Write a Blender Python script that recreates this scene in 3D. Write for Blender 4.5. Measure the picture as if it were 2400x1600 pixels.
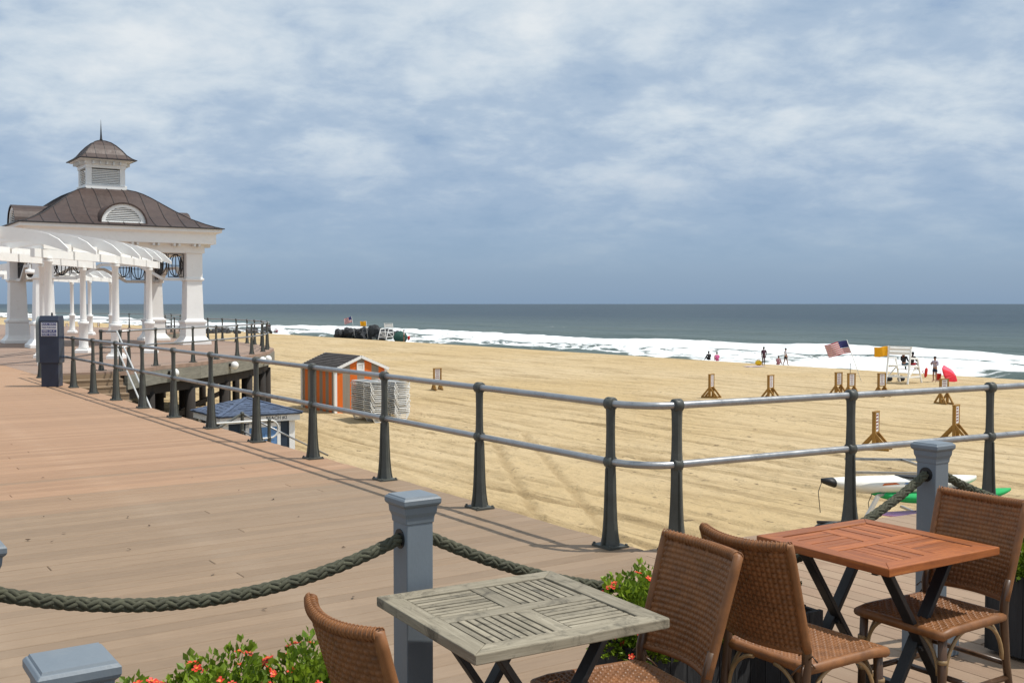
import bpy, bmesh, math, random
import numpy as np
from mathutils import Vector, Matrix
random.seed(7); np.random.seed(7)
R = math.radians
scene = bpy.context.scene
for o in list(bpy.data.objects): bpy.data.objects.remove(o)

# ------------------------------------------------------------------ camera
EYE, FPX = 1.75, 2500.0
PITCH = math.atan(88.0 / FPX)
cam_d = bpy.data.cameras.new('camera'); cam = bpy.data.objects.new('camera', cam_d)
scene.collection.objects.link(cam); scene.camera = cam
cam_d.sensor_width = 36.0; cam_d.lens = 36.0 * FPX / 2400.0
cam_d.clip_start = 0.05; cam_d.clip_end = 60000.0
cam.location = (0, 0, EYE); cam.rotation_euler = (R(90) - PITCH, 0, 0)

# ------------------------------------------------------------------ sky
SUN_EL, SUN_AZ = R(63), R(-4)          # azimuth measured from +X
world = bpy.data.worlds.new('World'); scene.world = world; world.use_nodes = True
nt = world.node_tree; N = nt.nodes; Lk = nt.links
for n in list(N): N.remove(n)
out = N.new('ShaderNodeOutputWorld'); bg = N.new('ShaderNodeBackground'); bg.inputs[1].default_value = 0.1
sky = N.new('ShaderNodeTexSky'); sky.sky_type = 'NISHITA'; sky.sun_disc = False
sky.sun_elevation = SUN_EL; sky.sun_rotation = R(90) - SUN_AZ
sky.air_density = 1.0; sky.dust_density = 1.2; sky.ozone_density = 2.0
tc = N.new('ShaderNodeTexCoord'); sep = N.new('ShaderNodeSeparateXYZ'); Lk.new(tc.outputs['Generated'], sep.inputs[0])
def wmath(op, a, b=None, c=None, clamp=False):
    n = N.new('ShaderNodeMath'); n.operation = op; n.use_clamp = clamp
    for i, v in enumerate((a, b, c)):
        if v is None: continue
        if isinstance(v, (int, float)): n.inputs[i].default_value = v
        else: Lk.new(v, n.inputs[i])
    return n.outputs[0]
def wramp(fac, stops):
    n = N.new('ShaderNodeValToRGB'); Lk.new(fac, n.inputs[0])
    e = n.color_ramp.elements
    while len(e) < len(stops): e.new(0.5)
    for i, (p, c) in enumerate(stops): e[i].position = p; e[i].color = (*c, 1) if len(c) == 3 else c
    return n.outputs[0]
def wnoise(vec, scale, detail, rough, dist=0.0):
    n = N.new('ShaderNodeTexNoise'); n.inputs['Scale'].default_value = scale; n.inputs['Detail'].default_value = detail
    n.inputs['Roughness'].default_value = rough; n.inputs['Distortion'].default_value = dist
    Lk.new(vec, n.inputs['Vector']); return n.outputs['Fac']
zc = wmath('MAXIMUM', sep.outputs[2], 0.0)
zz = wmath('ADD', zc, 0.27)
cx = wmath('DIVIDE', sep.outputs[0], zz); cy = wmath('DIVIDE', sep.outputs[1], zz)
comb = N.new('ShaderNodeCombineXYZ'); Lk.new(cx, comb.inputs[0]); Lk.new(cy, comb.inputs[1]); comb.inputs[2].default_value = 3.7
n_big = wnoise(comb.outputs[0], 1.9, 5, 0.55, 0.15)
n_mid = wnoise(comb.outputs[0], 5.2, 9, 0.56, 0.25)
n_fine = wnoise(comb.outputs[0], 13.0, 8, 0.62, 0.3)
dens = wmath('ADD', wmath('MULTIPLY', n_big, 0.50), wmath('ADD', wmath('MULTIPLY', n_mid, 0.36), wmath('MULTIPLY', n_fine, 0.14)))
# thickness of cloud against elevation: thin veil near the horizon, thick overhead
el = wmath('MULTIPLY', zc, 3.6, clamp=True)
dens2 = wmath('ADD', dens, wmath('MULTIPLY', el, 0.10))
cover = wramp(dens2, [(0.33, (0, 0, 0)), (0.48, (1, 1, 1))])
cloud = wramp(dens2, [(0.35, (2.6, 3.9, 6.0)), (0.44, (3.4, 4.6, 6.2)), (0.53, (4.3, 5.4, 6.8)), (0.61, (5.9, 6.8, 7.7)), (0.71, (7.6, 8.1, 8.5))])
veil = wramp(zc, [(0.0, (2.5, 3.75, 5.5)), (0.05, (2.8, 4.1, 5.9)), (0.14, (2.8, 4.0, 6.0)), (0.30, (1.9, 3.1, 5.9)), (1.0, (1.5, 2.7, 5.6))])
def wmix(fac, a, b):
    n = N.new('ShaderNodeMix'); n.data_type = 'RGBA'
    if isinstance(fac, (int, float)): n.inputs[0].default_value = fac
    else: Lk.new(fac, n.inputs[0])
    Lk.new(a, n.inputs[6]); Lk.new(b, n.inputs[7]); return n.outputs[2]
clear = wmix(0.80, sky.outputs[0], veil)
lowfade = wramp(zc, [(0.025, (0, 0, 0)), (0.15, (1, 1, 1))])
cov2 = wmath('MULTIPLY', cover, lowfade)
Lk.new(wmix(cov2, clear, cloud), bg.inputs[0]); Lk.new(bg.outputs[0], out.inputs[0])

# ------------------------------------------------------------------ sun, exposure
sd = bpy.data.lights.new('sun', 'SUN'); sd.energy = 3.9; sd.angle = R(0.9); sd.color = (1.0, 0.955, 0.88)
sun = bpy.data.objects.new('sun', sd); scene.collection.objects.link(sun)
sv = Vector((math.cos(SUN_EL) * math.cos(SUN_AZ), math.cos(SUN_EL) * math.sin(SUN_AZ), math.sin(SUN_EL)))
sun.rotation_euler = sv.to_track_quat('Z', 'Y').to_euler(); sun.location = (20, 0, 30)
vs = scene.view_settings; vs.view_transform = 'Standard'; vs.look = 'None'; vs.gamma = 1.0; vs.exposure = 0.0
vs.use_curve_mapping = False
scene.render.engine = 'CYCLES'

# ------------------------------------------------------------------ frames
PHI = R(34.05)                                # the boardwalk's axes: t along the planks (towards the sea), s along the shore
CP, SP = math.cos(PHI), math.sin(PHI)
def ST(t, s, z=0.0): return Vector((t * CP - s * SP, t * SP + s * CP, z))
def TS(x, y): return (x * CP + y * SP, -x * SP + y * CP)
def pix(x, y, z):                             # a photograph pixel cast on the horizontal plane z
    a, b = (x - 1200) / FPX, -(y - 800) / FPX
    d = Vector((a, math.cos(PITCH) + b * math.sin(PITCH), -math.sin(PITCH) + b * math.cos(PITCH)))
    k = (z - EYE) / d.z
    return Vector((d.x * k, d.y * k, z))
SAND, SEA = -3.25, -4.35
COL = scene.collection

# ------------------------------------------------------------------ materials
MATS = {}
def hexc(r, g, b):
    f = lambda c: (c / 255 / 12.92) if c / 255 <= 0.04045 else ((c / 255 + 0.055) / 1.055) ** 2.4
    return (f(r), f(g), f(b))
class NG:
    def __init__(s, name):
        s.m = bpy.data.materials.new(name); s.m.use_nodes = True; s.t = s.m.node_tree; s.n = s.t.nodes; s.l = s.t.links
        s.b = s.n['Principled BSDF']; MATS[name] = s.m
    def add(s, ty, **kw):
        n = s.n.new(ty)
        for k, v in kw.items(): setattr(n, k, v)
        return n
    def set(s, n, key, v):
        if isinstance(v, (int, float, tuple)): n.inputs[key].default_value = v if not (isinstance(v, tuple) and len(v) == 3 and n.inputs[key].type == 'RGBA') else (*v, 1)
        else: s.l.new(v, n.inputs[key])
    def math(s, op, a, b=None, clamp=False):
        n = s.add('ShaderNodeMath', operation=op, use_clamp=clamp); s.set(n, 0, a)
        if b is not None: s.set(n, 1, b)
        return n.outputs[0]
    def coord(s, kind='Object', scale=(1, 1, 1), rnd=False):
        tc = s.add('ShaderNodeTexCoord'); v = tc.outputs[kind]
        if rnd:
            oi = s.add('ShaderNodeObjectInfo'); a = s.add('ShaderNodeVectorMath', operation='SCALE'); a.inputs[0].default_value = (37, 91, 53)
            s.l.new(oi.outputs['Random'], a.inputs['Scale'])
            ad = s.add('ShaderNodeVectorMath', operation='ADD'); s.l.new(v, ad.inputs[0]); s.l.new(a.outputs[0], ad.inputs[1]); v = ad.outputs[0]
        mp = s.add('ShaderNodeMapping'); s.l.new(v, mp.inputs[0]); mp.inputs['Scale'].default_value = scale
        return mp.outputs[0]
    def noise(s, vec, scale, detail=4, rough=0.55, dist=0.0):
        n = s.add('ShaderNodeTexNoise'); s.l.new(vec, n.inputs['Vector'])
        for k, v in (('Scale', scale), ('Detail', detail), ('Roughness', rough), ('Distortion', dist)): n.inputs[k].default_value = v
        return n.outputs['Fac']
    def voro(s, vec, scale, feature='F1'):
        n = s.add('ShaderNodeTexVoronoi', feature=feature); s.l.new(vec, n.inputs['Vector']); n.inputs['Scale'].default_value = scale
        return n.outputs['Distance']
    def ramp(s, fac, stops):
        n = s.add('ShaderNodeValToRGB'); s.l.new(fac, n.inputs[0]); e = n.color_ramp.elements
        while len(e) < len(stops): e.new(0.5)
        for i, (p, c) in enumerate(stops):
            e[i].position = p; e[i].color = (c, c, c, 1) if isinstance(c, (int, float)) else (*c, 1)
        return n.outputs[0]
    def mix(s, fac, a, b, mode='MIX'):
        n = s.add('ShaderNodeMix', data_type='RGBA', blend_type=mode); s.set(n, 0, fac); s.set(n, 6, a); s.set(n, 7, b); return n.outputs[2]
    def bump(s, h, strength=0.3, dist=0.01, prev=None):
        n = s.add('ShaderNodeBump'); s.l.new(h, n.inputs['Height']); n.inputs['Strength'].default_value = strength; n.inputs['Distance'].default_value = dist
        if prev is not None: s.l.new(prev, n.inputs['Normal'])
        s.l.new(n.outputs[0], s.b.inputs['Normal']); return n.outputs[0]
    def color(s, c): s.set(s.b, 'Base Color', c)
    def rough(s, r): s.set(s.b, 'Roughness', r)
    def rand(s): return s.add('ShaderNodeObjectInfo').outputs['Random']

def mul(c, k): return tuple(min(1, x * k) for x in c)
def simple(name, c, rough=0.55, var=0.16, scale=6, stretch=(1, 1, 1), bump=0.12, bscale=60, metal=0.0, spec=0.5, rnd=0.0, dirt=None, bdist=0.004):
    g = NG(name); v = g.coord('Object', stretch, rnd=True)
    n1 = g.noise(v, scale, 6, 0.6); n2 = g.noise(v, bscale, 4, 0.6)
    col = g.ramp(n1, [(0.3, mul(c, 1 - var)), (0.7, mul(c, 1 + var))])
    col = g.mix(0.25, col, g.ramp(n2, [(0.3, mul(c, 1 - var)), (0.7, mul(c, 1 + var))]))
    if dirt: col = g.mix(g.ramp(g.noise(v, scale * 2.3, 7, 0.7), [(0.55, 0.0), (0.75, 0.7)]), col, dirt)
    if rnd:
        r = g.ramp(g.rand(), [(0.0, 1 - rnd), (1.0, 1 + rnd)]); col = g.mix(1.0, col, r, 'MULTIPLY')
    g.color(col); g.rough(g.ramp(n1, [(0.3, max(0, rough - 0.1)), (0.7, min(1, rough + 0.1))]))
    g.b.inputs['Metallic'].default_value = metal; g.b.inputs['Specular IOR Level'].default_value = spec
    if bump: g.bump(n2, bump, bdist)
    return g.m

# boards of the boardwalk: two tones of weathered tropical hardwood
def planks_mat(name, c, c2):
    g = NG(name); v = g.coord('Object', (1.0, 9.0, 9.0), rnd=True); vi = g.coord('Object', (1, 1, 1))
    gr = g.noise(v, 5.0, 7, 0.65, 0.4); patch = g.noise(vi, 0.55, 5, 0.6, 0.3); fine = g.noise(v, 60, 3, 0.6)
    col = g.ramp(gr, [(0.25, mul(c, 0.86)), (0.75, mul(c, 1.13))])
    col = g.mix(g.ramp(patch, [(0.42, 0.0), (0.66, 0.75)]), col, c2)
    stain = g.noise(vi, 3.1, 7, 0.7, 0.6)
    col = g.mix(g.ramp(stain, [(0.60, 0.0), (0.78, 0.38)]), col, mul(c, 0.62))
    col = g.mix(g.ramp(g.noise(vi, 1.7, 6, 0.7, 0.5), [(0.58, 0.0), (0.74, 0.35)]), col, mul(c2, 1.25))
    r = g.ramp(g.rand(), [(0.0, 0.90), (0.5, 1.0), (1.0, 1.08)]); col = g.mix(1.0, col, r, 'MULTIPLY')
    g.color(col); g.rough(0.72); g.b.inputs['Specular IOR Level'].default_value = 0.3
    g.bump(fine, 0.25, 0.002)
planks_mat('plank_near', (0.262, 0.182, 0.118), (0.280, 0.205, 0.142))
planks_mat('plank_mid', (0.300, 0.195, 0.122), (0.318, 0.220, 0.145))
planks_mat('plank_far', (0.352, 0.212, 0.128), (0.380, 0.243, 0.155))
planks_mat('plank_right', (0.285, 0.192, 0.128), (0.345, 0.255, 0.175))
simple('understructure', (0.035, 0.026, 0.02), 0.9)
simple('pile_wood', (0.022, 0.017, 0.014), 0.85, 0.35, 3, (1, 1, 0.2), 0.5, 20)
simple('fascia_wood', (0.20, 0.19, 0.155), 0.85, 0.35, 2.5, (1, 1, 6), 0.4, 14, dirt=(0.10, 0.12, 0.085))
simple('step_wood', (0.27, 0.19, 0.12), 0.8, 0.3, 3, (0.3, 3, 1), 0.3, 20)
simple('cast_iron', (0.062, 0.066, 0.058), 0.50, 0.25, 9, (1, 1, 1), 0.25, 90, spec=0.5, rnd=0.10, dirt=(0.075, 0.07, 0.058))
simple('galvanised', (0.36, 0.365, 0.37), 0.36, 0.16, 7, (1, 1, 1), 0.10, 70, metal=0.75, dirt=(0.20, 0.20, 0.20))
simple('galvanised_pale', (0.62, 0.62, 0.60), 0.45, 0.12, 7, metal=0.2)
simple('white_paint', (0.87, 0.87, 0.85), 0.5, 0.03, 2.2, (1, 1, 1), 0.05, 50, dirt=(0.77, 0.76, 0.72))
simple('white_soft', (0.74, 0.74, 0.72), 0.6, 0.07, 3)
simple('grey_post_paint', (0.155, 0.185, 0.215), 0.48, 0.10, 5, (1, 1, 0.5), 0.10, 120, dirt=(0.20, 0.22, 0.235), rnd=0.06)
simple('navy_paint', (0.022, 0.030, 0.055), 0.42, 0.12, 4, bump=0.06)
simple('kiosk_grey', (0.22, 0.25, 0.25), 0.45)
simple('black', (0.012, 0.012, 0.013), 0.5, 0.2)
simple('dark_metal', (0.018, 0.018, 0.020), 0.5, 0.2)
simple('sign_blue', (0.010, 0.022, 0.17), 0.5, 0.05)
simple('sign_white', (0.75, 0.75, 0.76), 0.5, 0.04)
simple('sign_ink', (0.20, 0.035, 0.05), 0.6, 0.1)
simple('sign_wood', (0.30, 0.155, 0.028), 0.7, 0.25, 5, (1, 1, 0.3), 0.2, 40, rnd=0.08)
simple('orange_paint', (0.72, 0.150, 0.010), 0.6, 0.12, 3, (3, 3, 0.3), 0.1)
simple('taupe_paint', (0.27, 0.235, 0.19), 0.65, 0.12, 3, (3, 3, 0.3), 0.1)
simple('shingle_brown', (0.052, 0.045, 0.042), 0.9, 0.35, 14, (1, 1, 1), 0.4, 60, rnd=0.12)
simple('shingle_blue', (0.070, 0.095, 0.150), 0.9, 0.6, 7, (1, 1, 1), 0.4, 60, rnd=0.2)
simple('hut_navy', (0.018, 0.035, 0.062), 0.6, 0.15, 3, (6, 6, 0.4))
simple('hut_door', (0.125, 0.275, 0.53), 0.5, 0.06)
simple('glass_grey', (0.25, 0.27, 0.29), 0.15, 0.1)
def roof_mat():
    g = NG('copper_roof'); v = g.coord('Object', (1, 1, 1)); vs_ = g.coord('Object', (1.2, 1.2, 0.35))
    n1 = g.noise(v, 1.1, 6, 0.65, 0.4); n2 = g.noise(vs_, 5, 6, 0.7)
    col = g.ramp(n1, [(0.3, (0.040, 0.024, 0.020)), (0.7, (0.070, 0.043, 0.035))])
    col = g.mix(g.ramp(n2, [(0.45, 0.0), (0.75, 0.7)]), col, (0.085, 0.055, 0.046))
    g.color(col); g.rough(g.ramp(n2, [(0.3, 0.42), (0.7, 0.62)])); g.b.inputs['Metallic'].default_value = 0.1; g.bump(n1, 0.15, 0.03)
roof_mat()
simple('roof_edge', (0.03, 0.026, 0.027), 0.5, 0.2)
simple('rock', (0.040, 0.042, 0.046), 0.85, 0.45, 1.2, (1, 1, 1), 0.6, 5, rnd=0.25, bdist=0.05)
simple('rope_fibre', (0.066, 0.066, 0.042), 0.9, 0.45, 22, (1, 1, 1), 0.5, 260, dirt=(0.16, 0.155, 0.105), bdist=0.002)
simple('rattan', (0.215, 0.086, 0.026), 0.50, 0.38, 16, (1, 1, 1), 0.25, 260, spec=0.5, rnd=0.05, bdist=0.0015)
simple('bamboo', (0.075, 0.036, 0.016), 0.38, 0.35, 10, (1, 1, 0.35), 0.15, 120, dirt=(0.20, 0.115, 0.05), bdist=0.0015)
simple('bamboo_pale', (0.30, 0.19, 0.085), 0.42, 0.3, 10)
simple('table_leg', (0.016, 0.017, 0.019), 0.5, 0.3, 10, (1, 1, 0.3), 0.15, 80)
def teak(name, c1, c2, c3, rough, blot):
    g = NG(name); v = g.coord('Object', (1.6, 26, 26), rnd=True); vi = g.coord('Object', (1, 1, 1), rnd=True)
    gr = g.noise(v, 2.4, 8, 0.7, 0.5); ln = g.noise(v, 9.0, 5, 0.7)
    col = g.ramp(gr, [(0.25, c1), (0.55, c2), (0.8, c3)])
    col = g.mix(g.ramp(ln, [(0.52, 0.0), (0.72, 0.55)]), col, mul(c1, 0.75))
    if blot: col = g.mix(g.ramp(g.noise(vi, 9.0, 7, 0.75, 0.8), [(0.51, 0.0), (0.68, blot)]), col, mul(c1, 0.36))
    r = g.ramp(g.rand(), [(0.0, 0.80), (0.5, 1.0), (1.0, 1.17)]); col = g.mix(1.0, col, r, 'MULTIPLY')
    g.color(col); g.rough(rough); g.bump(ln, 0.25, 0.002)
teak('teak_grey', (0.165, 0.140, 0.095), (0.285, 0.248, 0.180), (0.43, 0.385, 0.29), 0.75, 0.9)
teak('teak_oiled', (0.19, 0.046, 0.008), (0.36, 0.105, 0.021), (0.52, 0.185, 0.042), 0.5, 0.25)
simple('planter_wood', (0.030, 0.030, 0.032), 0.85, 0.55, 4, (5, 5, 0.4), 0.5, 30, rnd=0.25, dirt=(0.095, 0.09, 0.085))
simple('soil', (0.035, 0.025, 0.018), 0.95)
def leaf_mat(name, c1, c2):
    g = NG(name); v = g.coord('Object'); n = g.noise(v, 14, 3, 0.6)
    col = g.ramp(n, [(0.32, c1), (0.68, c2)])
    geo = g.add('ShaderNodeNewGeometry'); ir = g.ramp(geo.outputs['Random Per Island'], [(0.0, 0.62), (1.0, 1.35)])
    col = g.mix(1.0, col, ir, 'MULTIPLY'); g.color(col); g.rough(0.5)
    tr = g.add('ShaderNodeBsdfTranslucent'); g.l.new(col, tr.inputs[0])
    mx = g.add('ShaderNodeMixShader'); mx.inputs[0].default_value = 0.35
    g.l.new(g.b.outputs[0], mx.inputs[1]); g.l.new(tr.outputs[0], mx.inputs[2])
    g.l.new(mx.outputs[0], g.n['Material Output'].inputs[0])
leaf_mat('leaf', (0.105, 0.190, 0.012), (0.270, 0.370, 0.028))
leaf_mat('leaf_dark', (0.022, 0.038, 0.016), (0.06, 0.08, 0.035))
simple('petal', (0.62, 0.035, 0.012), 0.5, 0.25, 30, bump=0)
simple('petal_throat', (0.70, 0.20, 0.02), 0.5, 0.1, bump=0)
simple('dry_leaf', (0.06, 0.035, 0.02), 0.9)
def cloth(name, c, rough=0.8):
    simple(name, c, rough, 0.08, 5, bump=0.1, bscale=90)
for nm, c in {'skin': (0.36, 0.19, 0.125), 'skin_dark': (0.085, 0.045, 0.03), 'hair_dark': (0.012, 0.009, 0.008), 'hair_red': (0.13, 0.035, 0.018),
              'cloth_black': (0.012, 0.012, 0.018), 'cloth_navy': (0.015, 0.022, 0.055), 'cloth_pink': (0.72, 0.13, 0.36), 'cloth_rose': (0.46, 0.20, 0.24),
              'cloth_white': (0.72, 0.70, 0.74), 'cloth_lilac': (0.42, 0.36, 0.45), 'cloth_plum': (0.075, 0.03, 0.055), 'cloth_red': (0.55, 0.02, 0.03),
              'cloth_teal': (0.03, 0.09, 0.12), 'cloth_yellow': (0.85, 0.55, 0.02), 'umb_green': (0.008, 0.055, 0.042), 'umb_red': (0.62, 0.012, 0.03),
              'umb_red_backlit': (0.78, 0.10, 0.16), 'flag_red': (0.50, 0.022, 0.04), 'flag_white': (0.76, 0.74, 0.74), 'flag_blue': (0.022, 0.028, 0.14),
              'flag_yellow': (0.85, 0.40, 0.006), 'towel': (0.48, 0.40, 0.47), 'kayak_white': (0.76, 0.74, 0.68), 'kayak_green': (0.012, 0.36, 0.10),
              'kayak_pink': (0.62, 0.33, 0.60), 'plastic_red': (0.60, 0.025, 0.02), 'sling': (0.17, 0.19, 0.20), 'lounger_white': (0.74, 0.74, 0.72), 'strap_dark': (0.03, 0.045, 0.05),
              'kayak_blue': (0.10, 0.20, 0.42), 'kayak_orange': (0.6, 0.15, 0.04)}.items(): cloth(nm, c)

# ------------------------------------------------------------------ mesh helpers
class MB:
    def __init__(s): s.v = []; s.f = []; s.mi = []; s.cur = 0
    def add(s, vs_, fs):
        k = len(s.v); s.v += [tuple(p) for p in vs_]; s.f += [tuple(i + k for i in f) for f in fs]; s.mi += [s.cur] * len(fs); return s
    def box(s, x0, x1, y0, y1, z0, z1):
        return s.add([(x0, y0, z0), (x1, y0, z0), (x1, y1, z0), (x0, y1, z0), (x0, y0, z1), (x1, y0, z1), (x1, y1, z1), (x0, y1, z1)],
                     [(3, 2, 1, 0), (4, 5, 6, 7), (0, 1, 5, 4), (1, 2, 6, 5), (2, 3, 7, 6), (3, 0, 4, 7)])
    def bar(s, a, b, w, h, up=(0, 0, 1)):
        a, b = Vector(a), Vector(b); d = (b - a).normalized(); up = Vector(up)
        if abs(d.dot(up)) > 0.98: up = Vector((0, 1, 0))
        x = d.cross(up).normalized() * (w / 2); y = x.cross(d).normalized() * (h / 2)
        q = [p + sx * x + sy * y for p in (a, b) for sx, sy in ((-1, -1), (1, -1), (1, 1), (-1, 1))]
        return s.add(q, [(0, 1, 2, 3), (7, 6, 5, 4), (0, 4, 5, 1), (1, 5, 6, 2), (2, 6, 7, 3), (3, 7, 4, 0)])
    def tube(s, pts, r, n=10, caps=True):
        pts = [Vector(p) for p in pts]; m = len(pts); rr = r if isinstance(r, (list, tuple)) else [r] * m
        T = [(pts[min(i + 1, m - 1)] - pts[max(i - 1, 0)]).normalized() for i in range(m)]
        ref = Vector((0, 0, 1)) if abs(T[0].z) < 0.9 else Vector((1, 0, 0))
        nx = T[0].cross(ref).normalized(); vs_ = []
        for i in range(m):
            nx = (nx - T[i] * nx.dot(T[i])).normalized(); ny = T[i].cross(nx)
            for k in range(n):
                a = 2 * math.pi * k / n; vs_.append(pts[i] + rr[i] * (math.cos(a) * nx + math.sin(a) * ny))
        fs = [(i * n + k, i * n + (k + 1) % n, (i + 1) * n + (k + 1) % n, (i + 1) * n + k) for i in range(m - 1) for k in range(n)]
        if caps: fs += [tuple(range(n))[::-1], tuple(range((m - 1) * n, m * n))]
        return s.add(vs_, fs)
    def lathe(s, prof, n=20, c=(0, 0, 0)):
        vs_ = [(c[0] + r * math.cos(2 * math.pi * k / n), c[1] + r * math.sin(2 * math.pi * k / n), c[2] + z) for r, z in prof for k in range(n)]
        m = len(prof)
        fs = [(i * n + k, i * n + (k + 1) % n, (i + 1) * n + (k + 1) % n, (i + 1) * n + k) for i in range(m - 1) for k in range(n)]
        return s.add(vs_, fs + [tuple(range(n))[::-1], tuple(range((m - 1) * n, m * n))])
    def loft(s, rings, caps=True):
        n = len(rings[0]); m = len(rings); vs_ = [p for r in rings for p in r]
        fs = [(i * n + k, i * n + (k + 1) % n, (i + 1) * n + (k + 1) % n, (i + 1) * n + k) for i in range(m - 1) for k in range(n)]
        if caps: fs += [tuple(range(n))[::-1], tuple(range((m - 1) * n, m * n))]
        return s.add(vs_, fs)
    def sq(s, prof, c=(0, 0)):                      # square section rings (half, z) or (hx, hy, z)
        rings = []
        for p in prof:
            hx, hy, z = (p[0], p[0], p[1]) if len(p) == 2 else p
            rings.append([(c[0] - hx, c[1] - hy, z), (c[0] + hx, c[1] - hy, z), (c[0] + hx, c[1] + hy, z), (c[0] - hx, c[1] + hy, z)])
        return s.loft(rings)
    def prism(s, poly, z0, z1):
        n = len(poly)
        return s.add([(x, y, z0) for x, y in poly] + [(x, y, z1) for x, y in poly],
                     [tuple(range(n))[::-1], tuple(range(n, 2 * n))] + [(k, (k + 1) % n, n + (k + 1) % n, n + k) for k in range(n)])
    def plate(s, poly, origin, ex, ey, th):         # polygon in the plane (ex, ey) given a thickness along ex x ey
        o, ex, ey = Vector(origin), Vector(ex), Vector(ey); nn = ex.cross(ey).normalized() * th; n = len(poly)
        a = [o + ex * x + ey * y - nn / 2 for x, y in poly]; b = [p + nn for p in a]
        return s.add(a + b, [tuple(range(n))[::-1], tuple(range(n, 2 * n))] + [(k, (k + 1) % n, n + (k + 1) % n, n + k) for k in range(n)])
    def sphere(s, c, r, n=14, m=8):
        r = r if isinstance(r, (tuple, list)) else (r, r, r)
        vs_ = [(c[0], c[1], c[2] - r[2])]
        for i in range(1, m):
            a = -math.pi / 2 + math.pi * i / m
            vs_ += [(c[0] + r[0] * math.cos(a) * math.cos(2 * math.pi * k / n), c[1] + r[1] * math.cos(a) * math.sin(2 * math.pi * k / n), c[2] + r[2] * math.sin(a)) for k in range(n)]
        vs_.append((c[0], c[1], c[2] + r[2])); e = len(vs_) - 1
        fs = [(0, 1 + (k + 1) % n, 1 + k) for k in range(n)]
        fs += [(1 + i * n + k, 1 + i * n + (k + 1) % n, 1 + (i + 1) * n + (k + 1) % n, 1 + (i + 1) * n + k) for i in range(m - 2) for k in range(n)]
        fs += [(e, 1 + (m - 2) * n + k, 1 + (m - 2) * n + (k + 1) % n) for k in range(n)]
        return s.add(vs_, fs)
    def mesh(s, name, mats, smooth=False):
        me = bpy.data.meshes.new(name); me.from_pydata(s.v, [], s.f)
        for m in (mats if isinstance(mats, (list, tuple)) else [mats]): me.materials.append(MATS[m])
        if max(s.mi, default=0): me.polygons.foreach_set('material_index', s.mi)
        if smooth: me.polygons.foreach_set('use_smooth', [True] * len(s.f))
        me.update(); return me
    def build(s, name, mats, parent=None, smooth=False, bevel=0, loc=None, rot=None):
        return place(name, s.mesh(name, mats, smooth), parent, bevel, loc, rot, smooth)
def place(name, me, parent=None, bevel=0, loc=None, rot=None, smooth=False):
    o = bpy.data.objects.new(name, me); COL.objects.link(o)
    if parent: o.parent = parent
    if loc is not None: o.location = loc
    if rot is not None: o.rotation_euler = rot if isinstance(rot, (tuple, list)) else (0, 0, rot)
    if bevel:
        b = o.modifiers.new('bevel', 'BEVEL'); b.width = bevel; b.segments = 2; b.limit_method = 'ANGLE'; b.angle_limit = R(40)
    elif smooth == 'auto':
        pass
    return o
def tag(o, label, cat, group=None):
    o['label'] = label; o['category'] = cat
    if group: o['group'] = group
    return o
def thing(name, label, cat, loc=(0, 0, 0), rz=0.0, group=None):
    o = bpy.data.objects.new(name, None); COL.objects.link(o); o.empty_display_size = 0.1
    o.location = loc; o.rotation_euler = (0, 0, rz); return tag(o, label, cat, group)
def structure(o): o['kind'] = 'structure'; return o
def copy_tree(src, parent=None):
    c = src.copy(); COL.objects.link(c); c.parent = parent
    for ch in list(src.children): copy_tree(ch, c)
    return c
def lettering(name, body, mat, size, parent, loc, rot, align='CENTER', depth=0.002, sx=1.0):
    cu = bpy.data.curves.new(name, 'FONT'); cu.body = body; cu.size = size; cu.align_x = align; cu.align_y = 'CENTER'; cu.extrude = depth; cu.resolution_u = 2
    tmp = bpy.data.objects.new(name, cu); COL.objects.link(tmp); dg = bpy.context.evaluated_depsgraph_get()
    me = bpy.data.meshes.new_from_object(tmp.evaluated_get(dg)); bpy.data.objects.remove(tmp); me.name = name
    me.materials.clear(); me.materials.append(MATS[mat])
    o = place(name, me, parent, 0, loc, rot); o.scale = (sx, 1, 1); return o
def vnoise(x, y, seed=0):                       # smooth 2-d value noise for the grids
    xi, yi = np.floor(x).astype(np.int64), np.floor(y).astype(np.int64); xf, yf = x - xi, y - yi
    def h(a, b):
        k = (a * 374761393 + b * 668265263 + seed * 1442695041) & 0x7fffffff
        k = ((k ^ (k >> 13)) * 1274126177) & 0x7fffffff
        return ((k ^ (k >> 16)) & 0xffff) / 65535.0
    w = lambda q: q * q * (3 - 2 * q); u_, v_ = w(xf), w(yf)
    return (h(xi, yi) * (1 - u_) + h(xi + 1, yi) * u_) * (1 - v_) + (h(xi, yi + 1) * (1 - u_) + h(xi + 1, yi + 1) * u_) * v_
def fbm(x, y, oct_=4, seed=0):
    t = 0; a = 0.5; tot = 0
    for k in range(oct_): t = t + a * vnoise(x * 2 ** k, y * 2 ** k, seed + k * 17); tot += a; a *= 0.5
    return t / tot
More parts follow.
